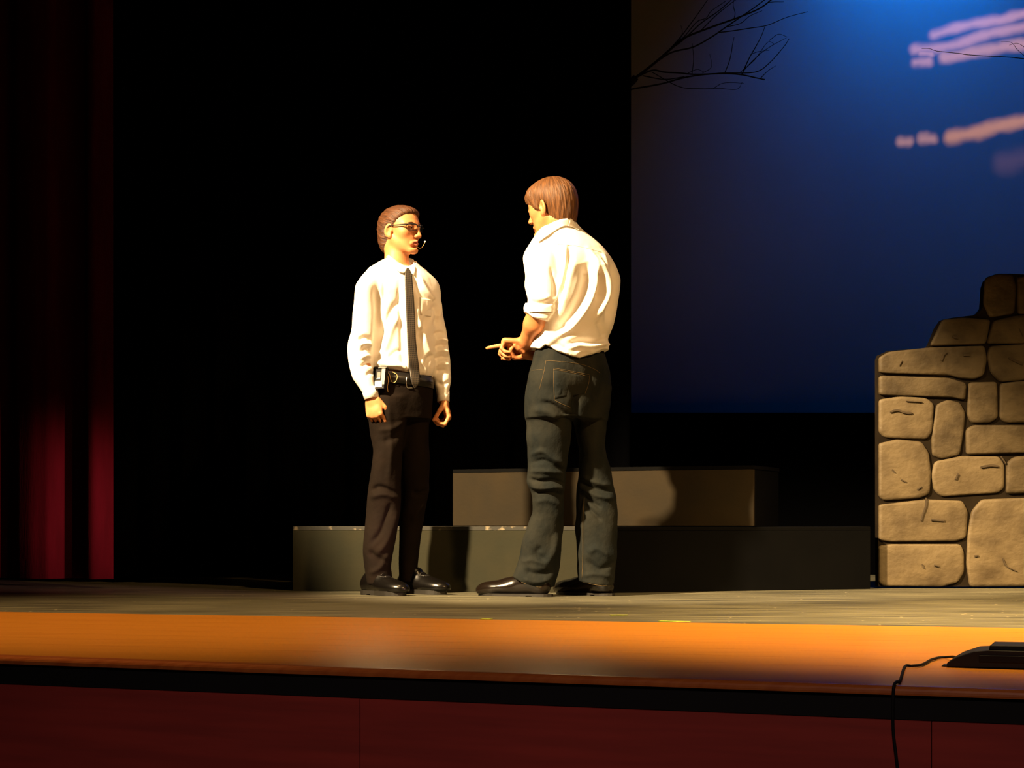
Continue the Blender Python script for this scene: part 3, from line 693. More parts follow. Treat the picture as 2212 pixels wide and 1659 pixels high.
def fold_strokes(V, N, strokes):
    """cloth folds: ridges (+) and creases (-) along drawn lines on the side that faces the house"""
    px, py = to_px(V); D = np.zeros(len(V)); face = np.clip(-N[:, 1]*1.6+0.25, 0, 1)
    for pts, wd, amp in strokes:
        q = np.array(spline(pts, 5) if len(pts) > 2 else pts, float); best = np.full(len(V), 1e9); along = np.zeros(len(V)); n = len(q)-1
        lo, hi = q.min(0)-3*wd, q.max(0)+3*wd; m = (px > lo[0]) & (px < hi[0]) & (py > lo[1]) & (py < hi[1]); ix = np.where(m)[0]
        for i in range(n):
            a, b = q[i], q[i+1]; ab = b-a; t = np.clip(((px[ix]-a[0])*ab[0]+(py[ix]-a[1])*ab[1])/(ab @ ab+1e-9), 0, 1)
            dd = np.hypot(px[ix]-a[0]-t*ab[0], py[ix]-a[1]-t*ab[1]); g = dd < best[ix]; best[ix] = np.where(g, dd, best[ix]); along[ix] = np.where(g, (i+t)/n, along[ix])
        D[ix] += 1.5*amp*np.exp(-(best[ix]/wd)**2)*np.clip(np.minimum(along[ix], 1-along[ix])*5+0.15, 0, 1)
    return V+N*(D*face)[:, None]
def ripple(V, N, amp, kz, kx, seed, zlo=-9, zhi=9):
    r = np.random.RandomState(seed); D = np.zeros(len(V))
    for i in range(7):
        f = np.array([r.randn()*kx, r.randn()*kx, r.randn()*kz]); D += np.sin(V @ f+r.rand()*6.28)
    wz = np.clip((V[:, 2]-zlo)/0.05, 0, 1)*np.clip((zhi-V[:, 2])/0.05, 0, 1)
    return V+N*(D*amp/2.6*wz)[:, None]
def contour(rows, D, ratio=None, L=None):
    """rows (py, x left, x right, depth offset, half depth), read off the outline -> loft table"""
    full = []; last = [0.0, 0.1]
    for r in rows:
        last = [r[3] if len(r) > 3 else last[0], r[4] if len(r) > 4 else last[1]]; full.append((r[0], r[1], r[2], last[0], last[1]))
    keys = [i for i, r in enumerate(rows) if len(r) > 3]
    R = np.array(full, float)
    if len(keys) > 1:
        for c in (3, 4): R[:, c] = np.interp(R[:, 0], R[keys, 0], R[keys, c])
    py = np.linspace(R[0, 0], R[-1, 0], 160); G = [np.interp(py, R[:, 0], R[:, i]) for i in range(1, 5)]
    s = 4.0; ker = np.exp(-0.5*(np.arange(-12, 13)*(py[1]-py[0])/s)**2); ker /= ker.sum()
    G = [np.convolve(np.pad(g, 12, mode='reflect', reflect_type='odd'), ker, 'valid') for g in G]
    d = D+G[2]; k = d/FPX
    cx = ((G[0]+G[1])/2-CX)*k; hw = (G[1]-G[0])/2*k; z = CAMZ+(HOR-py)*k
    if ratio is None: a, b, an = hw, G[3], np.zeros_like(hw)
    else:
        f = np.array([L[1], -L[0]]); a = hw/math.sqrt(L[0]**2+(ratio*f[0])**2); b = a*ratio; an = np.full_like(hw, math.atan2(L[1], L[0]))
    T = np.stack([z, cx, d, a, b, an], 1)[::-1]; return T[np.argsort(T[:, 0])]
class Frame:
    def __init__(s, c, yaw, pitch, scale, roll=0.0):
        """yaw: 0 faces the camera, +90 faces image right; pitch > 0 looks down"""
        F0 = np.array([math.sin(yaw), -math.cos(yaw), 0]); Lf = np.array([math.cos(yaw), math.sin(yaw), 0]); U = np.array([0, 0, 1.0])
        F = F0*math.cos(pitch)-U*math.sin(pitch); U2 = U*math.cos(pitch)+F0*math.sin(pitch)
        L2 = Lf*math.cos(roll)+U2*math.sin(roll); U3 = U2*math.cos(roll)-Lf*math.sin(roll)
        s.c = np.array(c); s.F, s.L, s.U, s.k = F, L2, U3, scale; s.ax = np.array([F, L2, U3])
    def p(s, f, l, u): return s.c+s.k*(s.F*f+s.L*l+s.U*u)
    def local(s, V): return (V-s.c) @ s.ax.T/s.k
def head_prims(v, H, mouth_open=0.006):
    k = H.k
    def E(c, r, kk=0.014, mode='add', ax=None): v.ell(H.p(*c), H.ax if ax is None else ax, np.array(r)*k, kk*k, mode)
    def C(a, b, ra, rb, kk=0.012, mode='add'): v.cone(H.p(*a), H.p(*b), ra*k, rb*k, kk*k, mode)
    E((-.012, 0, .028), (.094, .074, .076)); E((.028, 0, -.012), (.060, .062, .085), .03)
    E((.030, 0, -.066), (.046, .046, .042), .03)
    for s in (-1, 1):
        C((-.002, s*.052, -.052), (.066, s*.016, -.101), .017, .014, .02); E((.050, s*.043, -.022), (.024, .020, .020), .02)
        C((.080, s*.012, .016), (.062, s*.048, .014), .011, .010, .016)
        E((.094, s*.031, -.003), (.016, .016, .011), .012, 'sub'); E((.076, s*.031, -.003), (.0135, .0145, .012), .006)
        C((.084, s*.018, .004), (.076, s*.046, .002), .0035, .003, .003)
        E((.099, s*.0125, -.041), (.010, .0065, .0075), .006); E((.104, s*.007, -.0495), (.006, .003, .004), .003, 'sub')
        # ear
        a = .18; e0 = H.F*math.cos(a)-H.U*math.sin(a); e2 = H.U*math.cos(a)+H.F*math.sin(a)
        q = .45; eF = e0*math.cos(q)-s*H.L*math.sin(q); eL = s*e0*math.sin(q)+H.L*math.cos(q); eax = np.array([eF, eL, e2])
        E((-.012, s*.077, -.014), (.0195, .007, .032), .006, ax=eax); v.ell(H.p(-.012, s*.077, -.012)+(eL*s*.0075+eF*.003)*k, eax, np.array([.0125, .0065, .0205])*k, .0015*k, 'sub'); v.ell(H.p(-.012, s*.077, -.012)+(eL*s*.004+eF*.004-e2*.004)*k, eax, np.array([.006, .0045, .009])*k, .003*k, 'sub')
        E((-.005, s*.076, -.040), (.009, .006, .010), .008); E((.002, s*.074, -.018), (.006, .005, .007), .005)
    E((.078, 0, -.100), (.017, .021, .015), .018)
    C((.088, 0, .006), (.107, 0, -.034), .0075, .0095, .012); E((.109, 0, -.038), (.010, .0085, .008), .006)
    C((.081, -.021, -.069), (.0928, 0, -.0640), .0038, .0052, .010); C((.081, .021, -.069), (.0928, 0, -.0640), .0038, .0052, .010)
    C((.079, -.019, -.073), (.0882, 0, -.0775), .004, .0060, .010); C((.079, .019, -.073), (.0882, 0, -.0775), .004, .0060, .010)
    E((.096, 0, -.0707), (.014, .016, mouth_open*.5), .004, 'sub')
    E((.082, 0, -.088), (.008, .02, .004), .012, 'sub')
def hand_prims(v, wr, Dv, Nv, Tv, curls, sc_=1.0, thumb=(0.5, 0.3), tips=None, spread=0.05):
    """wrist, finger direction, palm normal, thumb side; curls: bend at each knuckle (index .. little)"""
    Dv, Nv, Tv = [np.array(x, float)/np.linalg.norm(x) for x in (Dv, Nv, Tv)]
    Nv = Nv-Dv*(Nv @ Dv); Nv /= np.linalg.norm(Nv); Tv = Tv-Dv*(Tv @ Dv)-Nv*(Tv @ Nv); Tv /= np.linalg.norm(Tv); s = sc_
    ax = np.array([Dv, Tv, Nv]); wr = np.array(wr)
    v.ell(wr+Dv*.045*s, ax, np.array([.052, .038, .0155])*s, .010*s); v.ell(wr+Dv*.068*s, ax, np.array([.030, .041, .0145])*s, .010*s)
    v.cone(wr-Dv*.03*s, wr+Dv*.02*s, .027*s, .025*s, .015*s, flat=(Nv, .78))
    lens = [(.042, .026, .021), (.046, .030, .022), (.043, .028, .021), (.034, .022, .019)]
    for i in range(4):
        o = 1.5-i; p = wr+Dv*(.090-.004*abs(o-.5)**1.5)*s+Tv*(o*.0195)*s; ang = 0.0; dirv = Dv+Tv*o*spread
        r = [.0093, .0083, .0074, .0066] if i < 3 else [.0082, .0074, .0066, .006]
        v.ell(p, ax, np.array([.011, .0105, .0105])*s, .007*s)
        for j in range(3):
            ang += curls[i][j]; d = dirv*math.cos(ang)+Nv*math.sin(ang); d /= np.linalg.norm(d); q = p+d*lens[i][j]*s
            v.cone(p, q, r[j]*s, r[j+1]*s, .0035*s); p = q
    b = wr+Dv*.024*s+Tv*.026*s+Nv*.006*s; t1 = Dv*.70+Tv*thumb[0]+Nv*thumb[1]; t1 /= np.linalg.norm(t1)
    m = b+t1*.042*s; t2 = Dv*.95+Tv*(thumb[0]-.45)+Nv*(thumb[1]+.15); t2 /= np.linalg.norm(t2); e = m+t2*.030*s; t3 = t2+Nv*.15-Tv*.1; t3 /= np.linalg.norm(t3)
    v.cone(b, m, .0145*s, .0108*s, .012*s); v.cone(m, e, .0105*s, .0094*s, .004*s); v.cone(e, e+t3*.022*s, .0092*s, .0074*s, .004*s)
class Caster:
    def __init__(s, meshes):
        V = []; F = []; n = 0
        for v, q in meshes: V.append(v); F.append(q+n); n += len(v)
        s.t = BVHTree.FromPolygons([tuple(x) for x in np.concatenate(V)], [tuple(int(i) for i in x) for x in np.concatenate(F)])
    def hit(s, px, py, off=0.0, default=7.5):
        d = Vector(((px-CX)/FPX, 1.0, (HOR-py)/FPX)); h = s.t.ray_cast(Vector((0, 0, CAMZ)), d)
        p = h[0] if h[0] is not None else Vector((0, 0, CAMZ))+d*default
        return np.array(p)-np.array(d.normalized())*off
def seam_line(name, caster, pts, r, mat, parent, base, off=0.0005, n=7, dash=None):
    q = [caster.hit(x, y, off) for x, y in (spline(pts, n) if len(pts) > 2 else [tuple(np.array(pts[0])*(1-t)+np.array(pts[1])*t) for t in np.linspace(0, 1, 12)])]
    bm = bmesh.new(); tube(bm, q, r, 5); return bm_obj(name, bm, mat, parent, True, base)
def patch(name, caster, left, right, off, thick, mat, parent, base, cols=5, rows=10, smooth_depth=2):
    """cloth piece lying on a garment, between two edges given as matching point lists"""
    A = np.array(spline(left, 6)) if len(left) > 2 else np.linspace(left[0], left[1], rows); B = np.array(spline(right, 6)) if len(right) > 2 else np.linspace(right[0], right[1], rows)
    n = len(A); G = np.array([[caster.hit(*(a*(1-t)+b*t), off) for t in np.linspace(0, 1, cols)] for a, b in zip(A, B)])
    for _ in range(smooth_depth):
        g = G.copy(); g[1:-1] = (G[:-2]+2*G[1:-1]+G[2:])/4; g[:, 1:-1] = (g[:, :-2]+2*g[:, 1:-1]+g[:, 2:])/4; G = g
    V = list(G.reshape(-1, 3))+list((G+np.array([0, thick, 0])).reshape(-1, 3)); m = n*cols; F = []
    for i in range(n-1):
        for j in range(cols-1):
            a = i*cols+j; F.append((a, a+cols, a+cols+1, a+1)); F.append((m+a, m+a+1, m+a+cols+1, m+a+cols))
    for i in range(n-1): F.append((i*cols, m+i*cols, m+(i+1)*cols, (i+1)*cols)); a = i*cols+cols-1; F.append((a, a+cols, m+a+cols, m+a))
    for j in range(cols-1): F.append((j, j+1, m+j+1, m+j)); a = (n-1)*cols+j; F.append((a, m+a, m+a+1, a+1))
    o = mesh_obj(name, V, F, mat, parent, True, base); return o, G
def shoe(parent, base, heel, toe_dir, L, Wd, mat, label=None, lace=True, pointed=0.0):
    t = np.array([toe_dir[0], toe_dir[1], 0.0]); t /= np.linalg.norm(t); s = np.array([-t[1], t[0], 0]); U = np.array([0, 0, 1.0]); ax = np.array([t, s, U])
    h = np.array([heel[0], heel[1], 0.0])
    def P(f, l, z): return h+t*f*L+s*l+U*z
    v = Vol(np.minimum(P(0, 0, 0), P(1, 0, 0))-[.09, .09, .02], np.maximum(P(0, 0, 0), P(1, 0, 0))+[.09, .09, .17], 0.0038)
    v.ell(P(.14, 0, .045), ax, (.045, .035, .045), .02); v.ell(P(.42, 0, .048), ax, (.10, .038, .040), .03); v.ell(P(.70, 0, .036), ax, (.085, Wd*.5, .030), .03)
    v.ell(P(.86, 0, .030), ax, (.055-.0*pointed, Wd*.42*(1-.25*pointed), .022), .03); v.ell(P(.30, 0, .075), ax, (.055, .034, .05), .03)
    if pointed: v.cone(P(.8, 0, .024), P(.97, 0, .017), .022, .012, .03, flat=(s, 1.4))
    v.clip(lambda X, Y, Z: (0.009 if pointed else 0.018)-Z, v.lo, v.lo+1, .003)
    V, Q = v.mesh(); V = relax(V, Q, 1)
    up = big_mesh('shoe', V, Q, mat, parent, base)
    if label: up['label'] = label
    # sole with heel block
    ts = np.linspace(0, 1, 26); wd = np.interp(ts, [0, .06, .15, .40, .62, .74, .88, .95, 1], [.010, .030, .036, .031, .043, .047, .040*(1-.2*pointed), .028*(1-.35*pointed), .006]) * Wd/.094
    ol = [P(f*1.02-.02, w_, 0) for f, w_ in zip(ts, wd)]+[P(f*1.02-.02, -w_, 0) for f, w_ in zip(ts[::-1], wd[::-1])]
    zt = 0.012 if pointed else 0.021
    bm = bmesh.new(); prism(bm, [p[:2] for p in ol][::-1], 0.0045, zt); so = bm_obj('sole', bm, M['sole'], up, False, base)
    hl = [p for p, f in zip(ol, list(ts)+list(ts[::-1])) if f < .27]
    bm = bmesh.new(); prism(bm, [p[:2] for p in hl][::-1], 0.0005, 0.0044); bm_obj('heel', bm, M['sole'], up, False, base)
    fr = [p for p, f in zip(ol, list(ts)+list(ts[::-1])) if f > .30]
    bm = bmesh.new(); prism(bm, [p[:2] for p in fr][::-1], 0.0005, 0.0044); bm_obj('tread', bm, M['sole'], up, False, base)
    if lace:
        c = BVHTree.FromPolygons([tuple(x) for x in V], [tuple(int(i) for i in x) for x in Q])
        for f in (.44, .52, .60):
            pts = []
            for l in np.linspace(-.022, .022, 7):
                p = P(f, l, .2); hh = c.ray_cast(Vector(p), Vector((0, 0, -1)))
                if hh[0] is not None: pts.append(np.array(hh[0])+[0, 0, .0015])
            if len(pts) > 2:
                bm = bmesh.new(); tube(bm, pts, .0022, 6); bm_obj('lace', bm, M['belt'], up, True, base)
        pts = []
        for a in np.linspace(-1, 1, 15):
            p = P(.40+.26*(1-a*a), a*.034, .2); hh = c.ray_cast(Vector(p), Vector((0, 0, -1)))
            if hh[0] is not None: pts.append(np.array(hh[0])+[0, 0, .0006])
        if len(pts) > 4:
            bm = bmesh.new(); tube(bm, pts, .0014, 5); bm_obj('seam', bm, M['belt'], up, True, base)
    return up
def face_color(body, H, lip, brow=None):
    """lip colour as a colour attribute on the skin"""
    me = body.data; n = len(me.vertices); co = np.zeros(n*3, np.float32); me.vertices.foreach_get('co', co); V = co.reshape(-1, 3)+np.array(body.location)
    q = H.local(V.astype(float)); f, l, u = q.T
    m = np.clip(1.6-np.sqrt((l/.024)**2+((u+.0705)/.0135)**2)*1.6, 0, 1)*(f > .07); m = np.clip(m*1.8, 0, 1)
    at = me.attributes.new('lips', 'FLOAT', 'POINT'); at.data.foreach_set('value', m.astype(np.float32))
def lip_mix(mat, col):
    nt = mat.node_tree; b = nt.nodes['Principled BSDF']; src = b.inputs['Base Color'].links[0].from_socket
    a = nt.nodes.new('ShaderNodeAttribute'); a.attribute_name = 'lips'
    mx = nt.nodes.new('ShaderNodeMix'); mx.data_type = 'RGBA'; nt.links.new(a.outputs['Fac'], mx.inputs['Factor']); nt.links.new(src, mx.inputs['A']); mx.inputs['B'].default_value = (*col, 1)
    nt.links.new(mx.outputs['Result'], b.inputs['Base Color'])
lip_mix(M['skin'], (0.36, 0.095, 0.065)); lip_mix(M['skin_tan'], (0.34, 0.10, 0.06))
def eyes(H, parent, base):
    for s in (-1, 1):
        for nm, c, r, mt in (('eye', (.0778, s*.031, -.003), .0118, M['eye']), ('iris', (.0848, s*.031, -.003), .0056, M['iris'])):
            bm = bmesh.new(); bmesh.ops.create_uvsphere(bm, u_segments=16, v_segments=10, radius=r*H.k); bmesh.ops.translate(bm, verts=bm.verts, vec=Vector(H.p(*c)))
            o = bm_obj(nm, bm, mt, parent, True, base)
            if nm == 'iris': o.parent = last
            last = o
        V = []; pts = [H.p(.0895, s*.014, .0175), H.p(.0895, s*.024, .0205), H.p(.0845, s*.036, .0210), H.p(.0745, s*.048, .0170)]
        bm = bmesh.new(); q = spline(pts, 5); tube(bm, q, [.0014*H.k]+[.0022*H.k]*(len(q)-2)+[.0010*H.k], 6); bm_obj('eyebrow', bm, M['hair_dark'], parent, True, base)
def hair_mesh(H, build, amp, seed, mat, parent, base, h=0.0032, swept=False):
    lo, hi = H.c-.2*H.k, H.c+.2*H.k; v = Vol(lo, hi, h); build(v); V, Q = v.mesh(); V = relax(V, Q, 2); N = normals(V, Q)
    q = H.local(V); r = np.random.RandomState(seed); az = np.arctan2(q[:, 2]+.02+.35*(q[:, 0]-.05), np.abs(q[:, 1])+.01) if swept else np.arctan2(q[:, 1], q[:, 0]+.02); q = q[:, [1, 2, 0]] if swept else q; D = np.zeros(len(V))
    for f_ in (14, 23, 37, 51): D += np.sin(az*f_+q[:, 2]*r.randn()*40+r.rand()*6.28+2*np.sin(q[:, 2]*30+r.rand()*6))
    V = V+N*(D*amp/2.5)[:, None]
    o = big_mesh('hair', V, Q, mat, parent, base)
    if len(o.data.vertices) == len(V):
        at = o.data.attributes.new('strand', 'FLOAT_VECTOR', 'POINT'); at.data.foreach_set('vector', np.stack([az*.09, q[:, 2], q[:, 0]*.25], 1).astype(np.float32).ravel())
    return o

# ------------------------------------------------------------------ man with tie (left)
def man_with_tie():
    D = 7.6
    def W(px, py, dy=0.0): return Wp(px, py, D+dy)
    base = np.array([(862-CX)*D/FPX, D, 0.0])
    Lt = np.array([.85, .527]); Lt /= np.linalg.norm(Lt); Ft = np.array([Lt[1], -Lt[0]])
    H = Frame(W(866, 495.5, 0.015), math.radians(55), 0.02, 0.965)
    rs, re, rw = W(794, 626, -.085), W(781, 752, -.11), W(802, 857, -.122)
    ls, le, lw = W(925, 626, .09), W(952, 752, .115), W(957.5, 864, .088)
    # body: one continuous surface
    v = Vol(base+[-.26, -.30, -.01], base+[.28, .28, 1.76], 0.0034)
    tors = contour([(585, 842, 890, 0), (608, 812, 915), (640, 824, 918), (700, 828, 914), (780, 826, 912), (830, 820, 916), (890, 814, 916)], D, .52, Lt)
    v.loft(tors, .03); v.cone(W(856, 585, .01), H.p(-.022, 0, -.075), .058, .050, .03); v.cone(H.p(-.03, 0, -.06), H.p(-.01, 0, -.02), .052, .05, .03)
    v.cone(rs, W(850, 604), .036, .05, .03); v.cone(ls, W(880, 604), .036, .05, .03)
    v.cone(rs, re, .036, .030, .02); v.cone(re, rw, .030, .022, .02); v.cone(ls, le, .036, .030, .02); v.cone(le, lw, .030, .022, .02)
    rk, ra = W(833, 1055, -.05), W(818, 1248, -.055); lk, la = W(897, 1060, .09), W(880, 1246, .085)
    v.cone(W(842, 870, -.03), rk, .058, .042, .03); v.cone(rk, ra, .040, .030, .02); v.cone(W(893, 870, .07), lk, .058, .042, .03); v.cone(lk, la, .040, .030, .02)
    rt = np.array([math.sin(.80), -math.cos(.80), 0]); lt_ = np.array([math.sin(.95), -math.cos(.95), 0])
    v.cone([*ra[:2], .05], np.array([*ra[:2], .045])+rt*.12, .032, .022, .02); v.cone([*la[:2], .05], np.array([*la[:2], .045])+lt_*.12, .032, .022, .02)
    v.clip(lambda X, Y, Z: 0.024-Z, v.lo, v.lo+[1, 1, .06], .003)
    head_prims(v, H, .010)
    hand_prims(v, rw, (.20, -.12, -.97), (.35, .90, .05), (.80, -.45, .15), [(.75, 1.0, .6), (.8, 1.05, .6), (.85, 1.1, .6), (.9, 1.1, .6)], .98, (.45, .25))
    hand_prims(v, lw, (.28, -.05, -.96), (-.93, -.15, -.1), (-.1, -.97, -.1), [(.75, 1.25, .55), (.9, 1.2, .6), (1.0, 1.2, .6), (1.1, 1.2, .6)], .95, (.30, .85))
    V, Q = v.mesh(); bodym = (V, Q)
    body = big_mesh('person', V, Q, M['skin'], None, base); body.location = base
    tag(body, 'young man in white shirt and dark tie wearing glasses, facing right, arms at his sides', 'person')
    face_color(body, H, 0)
    eyes(H, body, base)
    # trousers
    v = Vol(base+[-.24, -.26, .02], base+[.24, .30, 1.06], 0.0052)
    v.loft(contour([(811, 808, 930, .0), (816, 806, 931), (835, 801, 932), (870, 797, 931), (905, 797, 929)], D, .66, Lt), .02, 2.4)
    v.loft(contour([(860, 800, 882, -.03, .10), (880, 797, 880), (914, 797, 879, -.035, .092), (948, 802.5, 873), (972, 806, 869), (1020, 801, 867, -.045, .076), (1045, 798, 866), (1069, 795, 866), (1105, 791, 865, -.04, .070), (1141, 787.5, 858), (1189, 785, 851, -.05, .066), (1225, 786, 845), (1250, 789, 846, -.055, .068), (1262, 791, 848)], D), .02)
    v.loft(contour([(860, 852, 931, .08, .10), (924, 858, 927), (972, 862, 927, .085, .09), (1021, 866, 927), (1059, 867, 928, .09, .076), (1093, 866, 918), (1141, 864, 913, .09, .068), (1189, 862, 906), (1221, 861, 902, .085, .064), (1250, 862, 902), (1256, 862, 903)], D), .02)
    hz = CAMZ+(HOR-1257)*D/FPX
    V, Q = v.mesh(); V = relax(V, Q, 1); N = normals(V, Q)
    V = fold_strokes(V, N, [([(801, 1062), (815, 1052), (835, 1056), (862, 1070)], 5, -.008), ([(800, 1075), (830, 1068), (860, 1078)], 6, .006), ([(845, 1085), (835, 1115), (822, 1150), (800, 1175)], 6, -.008), ([(858, 1100), (846, 1140), (832, 1175), (812, 1200)], 7, .007), ([(795, 1190), (815, 1205), (840, 1215)], 6, -.007), ([(840, 1195), (822, 1225), (798, 1240)], 6, .006), ([(868, 925), (850, 945), (825, 955)], 7, -.006), ([(880, 905), (850, 925), (815, 930)], 6, .005), ([(838, 860), (845, 960), (838, 1050)], 6, .004), ([(925, 1058), (908, 1066), (890, 1062)], 6, -.008), ([(922, 1085), (905, 1100), (890, 1130)], 7, .006)])
    V = ripple(V, N, .0022, 30, 22, 3)
    tr = big_mesh('trousers', V, Q, M['trousers'], body, base); trm = (V, Q)
    # shirt
    v = Vol(base+[-.27, -.27, .80], base+[.29, .30, 1.56], 0.0042)
    v.loft(contour([(553, 846, 889, .01), (560, 833, 895), (570, 815, 904), (580, 803, 912), (590, 792, 923), (600, 790, 931), (614, 791, 938), (632, 796, 944), (655, 803, 941), (690, 806, 938), (730, 806, 935), (760, 804, 936), (780, 803, 938), (795, 804, 937), (808, 808, 932), (820, 812, 926)], D, .62, Lt), .012, 2.3)
    # tilted tuck line and cuff ends
    p0, p1 = W(806, 795), W(930, 816); sl = (p1[2]-p0[2])/(p1[0]-p0[0])
    v.clip(lambda X, Y, Z: (p0[2]+(X-p0[0])*sl)-Z+0*Y, np.array([p0[0]-.1, base[1]-.25, .8]), np.array([p1[0]+.1, base[1]+.28, .99]), .006)
    v.loft(contour([(583, 802, 816, -.07, .02), (590, 789, 815, -.08, .035), (598, 780.5, 814), (606, 774.5, 813), (616, 768.5, 813, -.095, .058), (637, 765, 811), (682, 761.5, 811, -.10, .055), (714, 759, 811), (735, 753, 808, -.105, .053), (750, 750.5, 805), (768, 750.5, 803), (786, 753, 803, -.11, .048), (819, 763, 809, -.118, .042), (839, 777, 813), (850, 784, 816, -.122, .033), (864, 790, 819, -.122, .032)], D), .03)
    v.loft(contour([(588, 905, 920, .07, .025), (595, 908, 931), (603, 911, 940), (610, 914, 945), (620, 917, 949, .10, .056), (640, 921, 951), (691, 927, 959, .11, .052), (714, 929, 963.5), (747, 932, 969.5, .115, .048), (777, 935, 972), (797, 936, 973, .105, .044), (819, 937.5, 975), (841, 941, 970.5, .09, .036), (855, 944, 970), (868, 945.5, 969, .088, .031)], D), .03)
    na = W(864, 557, .012)
    v.clip(lambda X, Y, Z: np.where((X-na[0])**2+(Y-na[1])**2 < .068**2, Z-(na[2]-.022-.75*((X-na[0])*Ft[0]+(Y-na[1])*Ft[1])), -1.0), na-[.075, .075, .09], na+[.075, .075, .06], .003)
    def cuff_cut(wr, el, s0):
        d = (wr-el)/np.linalg.norm(wr-el); e = wr+d*s0
        v.clip(lambda X, Y, Z: (X-e[0])*d[0]+(Y-e[1])*d[1]+(Z-e[2])*d[2], wr-[.05, .06, .05], wr+[.05, .06, .06], .002)
        v.cone(wr+d*.03, wr-d*.02, .0285, .026, .003, 'sub')
    cuff_cut(rw, re, .004); cuff_cut(lw, le, .004)
    V, Q = v.mesh(); V = relax(V, Q, 1); N = normals(V, Q)
    V = fold_strokes(V, N, [([(830, 598), (829, 640), (826, 690), (820, 745), (812, 785)], 4, -.006),
        ([(862, 610), (862, 650), (866, 690), (868, 740), (870, 790)], 5, -.006), ([(862, 648), (846, 672), (832, 702), (824, 735)], 8, -.010), ([(866, 680), (848, 705), (838, 735), (826, 765)], 7, .006), ([(812, 625), (817, 655), (816, 690), (814, 730), (808, 770)], 6, -.010),
        ([(905, 598), (915, 618), (930, 640), (938, 650)], 5, .007), ([(895, 605), (905, 630), (918, 655)], 6, -.006), ([(900, 660), (902, 690), (908, 715)], 6, .007), ([(936, 665), (922, 690), (910, 715), (905, 740)], 7, -.010), ([(905, 690), (918, 735), (930, 770)], 6, .008), ([(918, 790), (925, 775), (934, 765)], 5, -.008), ([(906, 775), (918, 795), (912, 810)], 5, .006),
        ([(772, 735), (790, 728), (804, 738)], 4.5, -.009), ([(775, 745), (792, 742), (804, 748)], 4.5, .008), ([(778, 758), (794, 752), (804, 760)], 4, -.008), ([(776, 776), (792, 768), (803, 772)], 4, .006), ([(778, 792), (792, 786), (804, 790)], 4, -.007), ([(790, 812), (800, 805), (808, 808)], 4, -.005),
        ([(936, 724), (950, 718), (964, 722)], 4, -.007), ([(936, 738), (952, 732), (968, 738)], 4, .007), ([(938, 750), (953, 745), (968, 750)], 4, -.008), ([(938, 762), (955, 757), (970, 762)], 4, .007), ([(938, 776), (955, 770), (970, 775)], 4, -.008), ([(940, 790), (956, 785), (971, 789)], 4, .006), ([(941, 803), (956, 799), (972, 803)], 4, -.007), ([(943, 826), (958, 830), (970, 824)], 4, -.006), ([(945, 690), (952, 668), (955, 650)], 5, .006), ([(936, 655), (944, 680), (940, 705)], 5, -.008),
        ([(838, 775), (855, 760), (868, 758)], 5, -.004), ([(812, 782), (840, 788), (866, 790), (880, 800)], 5, .008)])
    V = ripple(V, N, .0016, 26, 30, 8, .9, 1.45)
    sh = big_mesh('shirt', V, Q, M['shirt'], body, base); shm = (V, Q)
    cast = Caster([shm, trm, bodym]); cs = Caster([shm])
    # collar: band round the neck, two wings
    bm = bmesh.new(); n = 40; nc = W(864, 557, .012)
    for zt, zb, r0, r1 in [(.020, -.030, .0, .006)]:
        V2 = []
        for i in range(n):
            a = 2*math.pi*i/n; dirx = Lt*math.cos(a)+Ft*math.sin(a); f = math.sin(a)
            ext = np.array([nc[0]+Lt[0]*.060*math.cos(a)+Ft[0]*.060*f, nc[1]+Lt[1]*.060*math.cos(a)+Ft[1]*.060*f])
            zc = nc[2]-.024-.043*f*(.6+.4*f)
            for rr, zz in ((0, .022), (.0, -.032), (.0055, -.034), (.004, .024)): V2.append((ext[0]+dirx[0]*rr, ext[1]+dirx[1]*rr, zc+zz))
        F2 = [(4*i+k, 4*i+(k+1) % 4, 4*((i+1) % n)+(k+1) % 4, 4*((i+1) % n)+k) for i in range(n) for k in range(4)]
        cb = mesh_obj('collar', V2, F2, M['shirt_trim'], sh, True, base)
    c2 = Caster([shm, bodym])
    patch('collar_wing', c2, [(838, 550), (851, 559), (866, 570), (879, 580)], [(834, 561), (848, 574), (862, 587), (874, 590)], .011, .004, M['shirt_trim'], sh, base, 5)
    patch('collar_wing', c2, [(893, 566), (888, 573), (880, 581)], [(897, 578), (896, 590), (894, 595)], .010, .004, M['shirt_trim'], sh, base, 5)
    # button placket, pocket, cuffs
    patch('placket', cs, [(868, 592), (871, 640), (873, 700), (875, 760), (878, 800)], [(878, 592), (881, 640), (883, 700), (885, 760), (888, 802)], .0015, .002, M['shirt_trim'], sh, base, 3)
    pk = patch('chest_pocket', cs, [(906, 642), (907, 662), (908, 680)], [(933, 648), (933, 666), (931, 684)], .002, .002, M['shirt'], sh, base, 5)
    for wr_, el_, rx, ry in ((rw, re, .0325, .0345), (lw, le, .0275, .0335)):
        dz = (wr_-el_)/np.linalg.norm(wr_-el_); ex = np.cross(dz, [0, 1, 0]); ex /= np.linalg.norm(ex); ey = np.cross(dz, ex); V2 = []; n = 28
        for i in range(n):
            a = 2*math.pi*i/n; o_ = ex*math.cos(a)*rx+ey*math.sin(a)*ry; un = o_/np.linalg.norm(o_)
            for g, l in ((0, -.040), (0, .008), (-.003, .009), (-.004, -.040)): V2.append(wr_+dz*l+o_*(1+.10*(-(l-.008))/.048)+un*g)
        F2 = [(4*i+k_, 4*((i+1) % n)+k_, 4*((i+1) % n)+(k_+1) % 4, 4*i+(k_+1) % 4) for i in range(n) for k_ in range(4)]
        mesh_obj('cuff', V2, F2, M['shirt_trim'], sh, True, base)
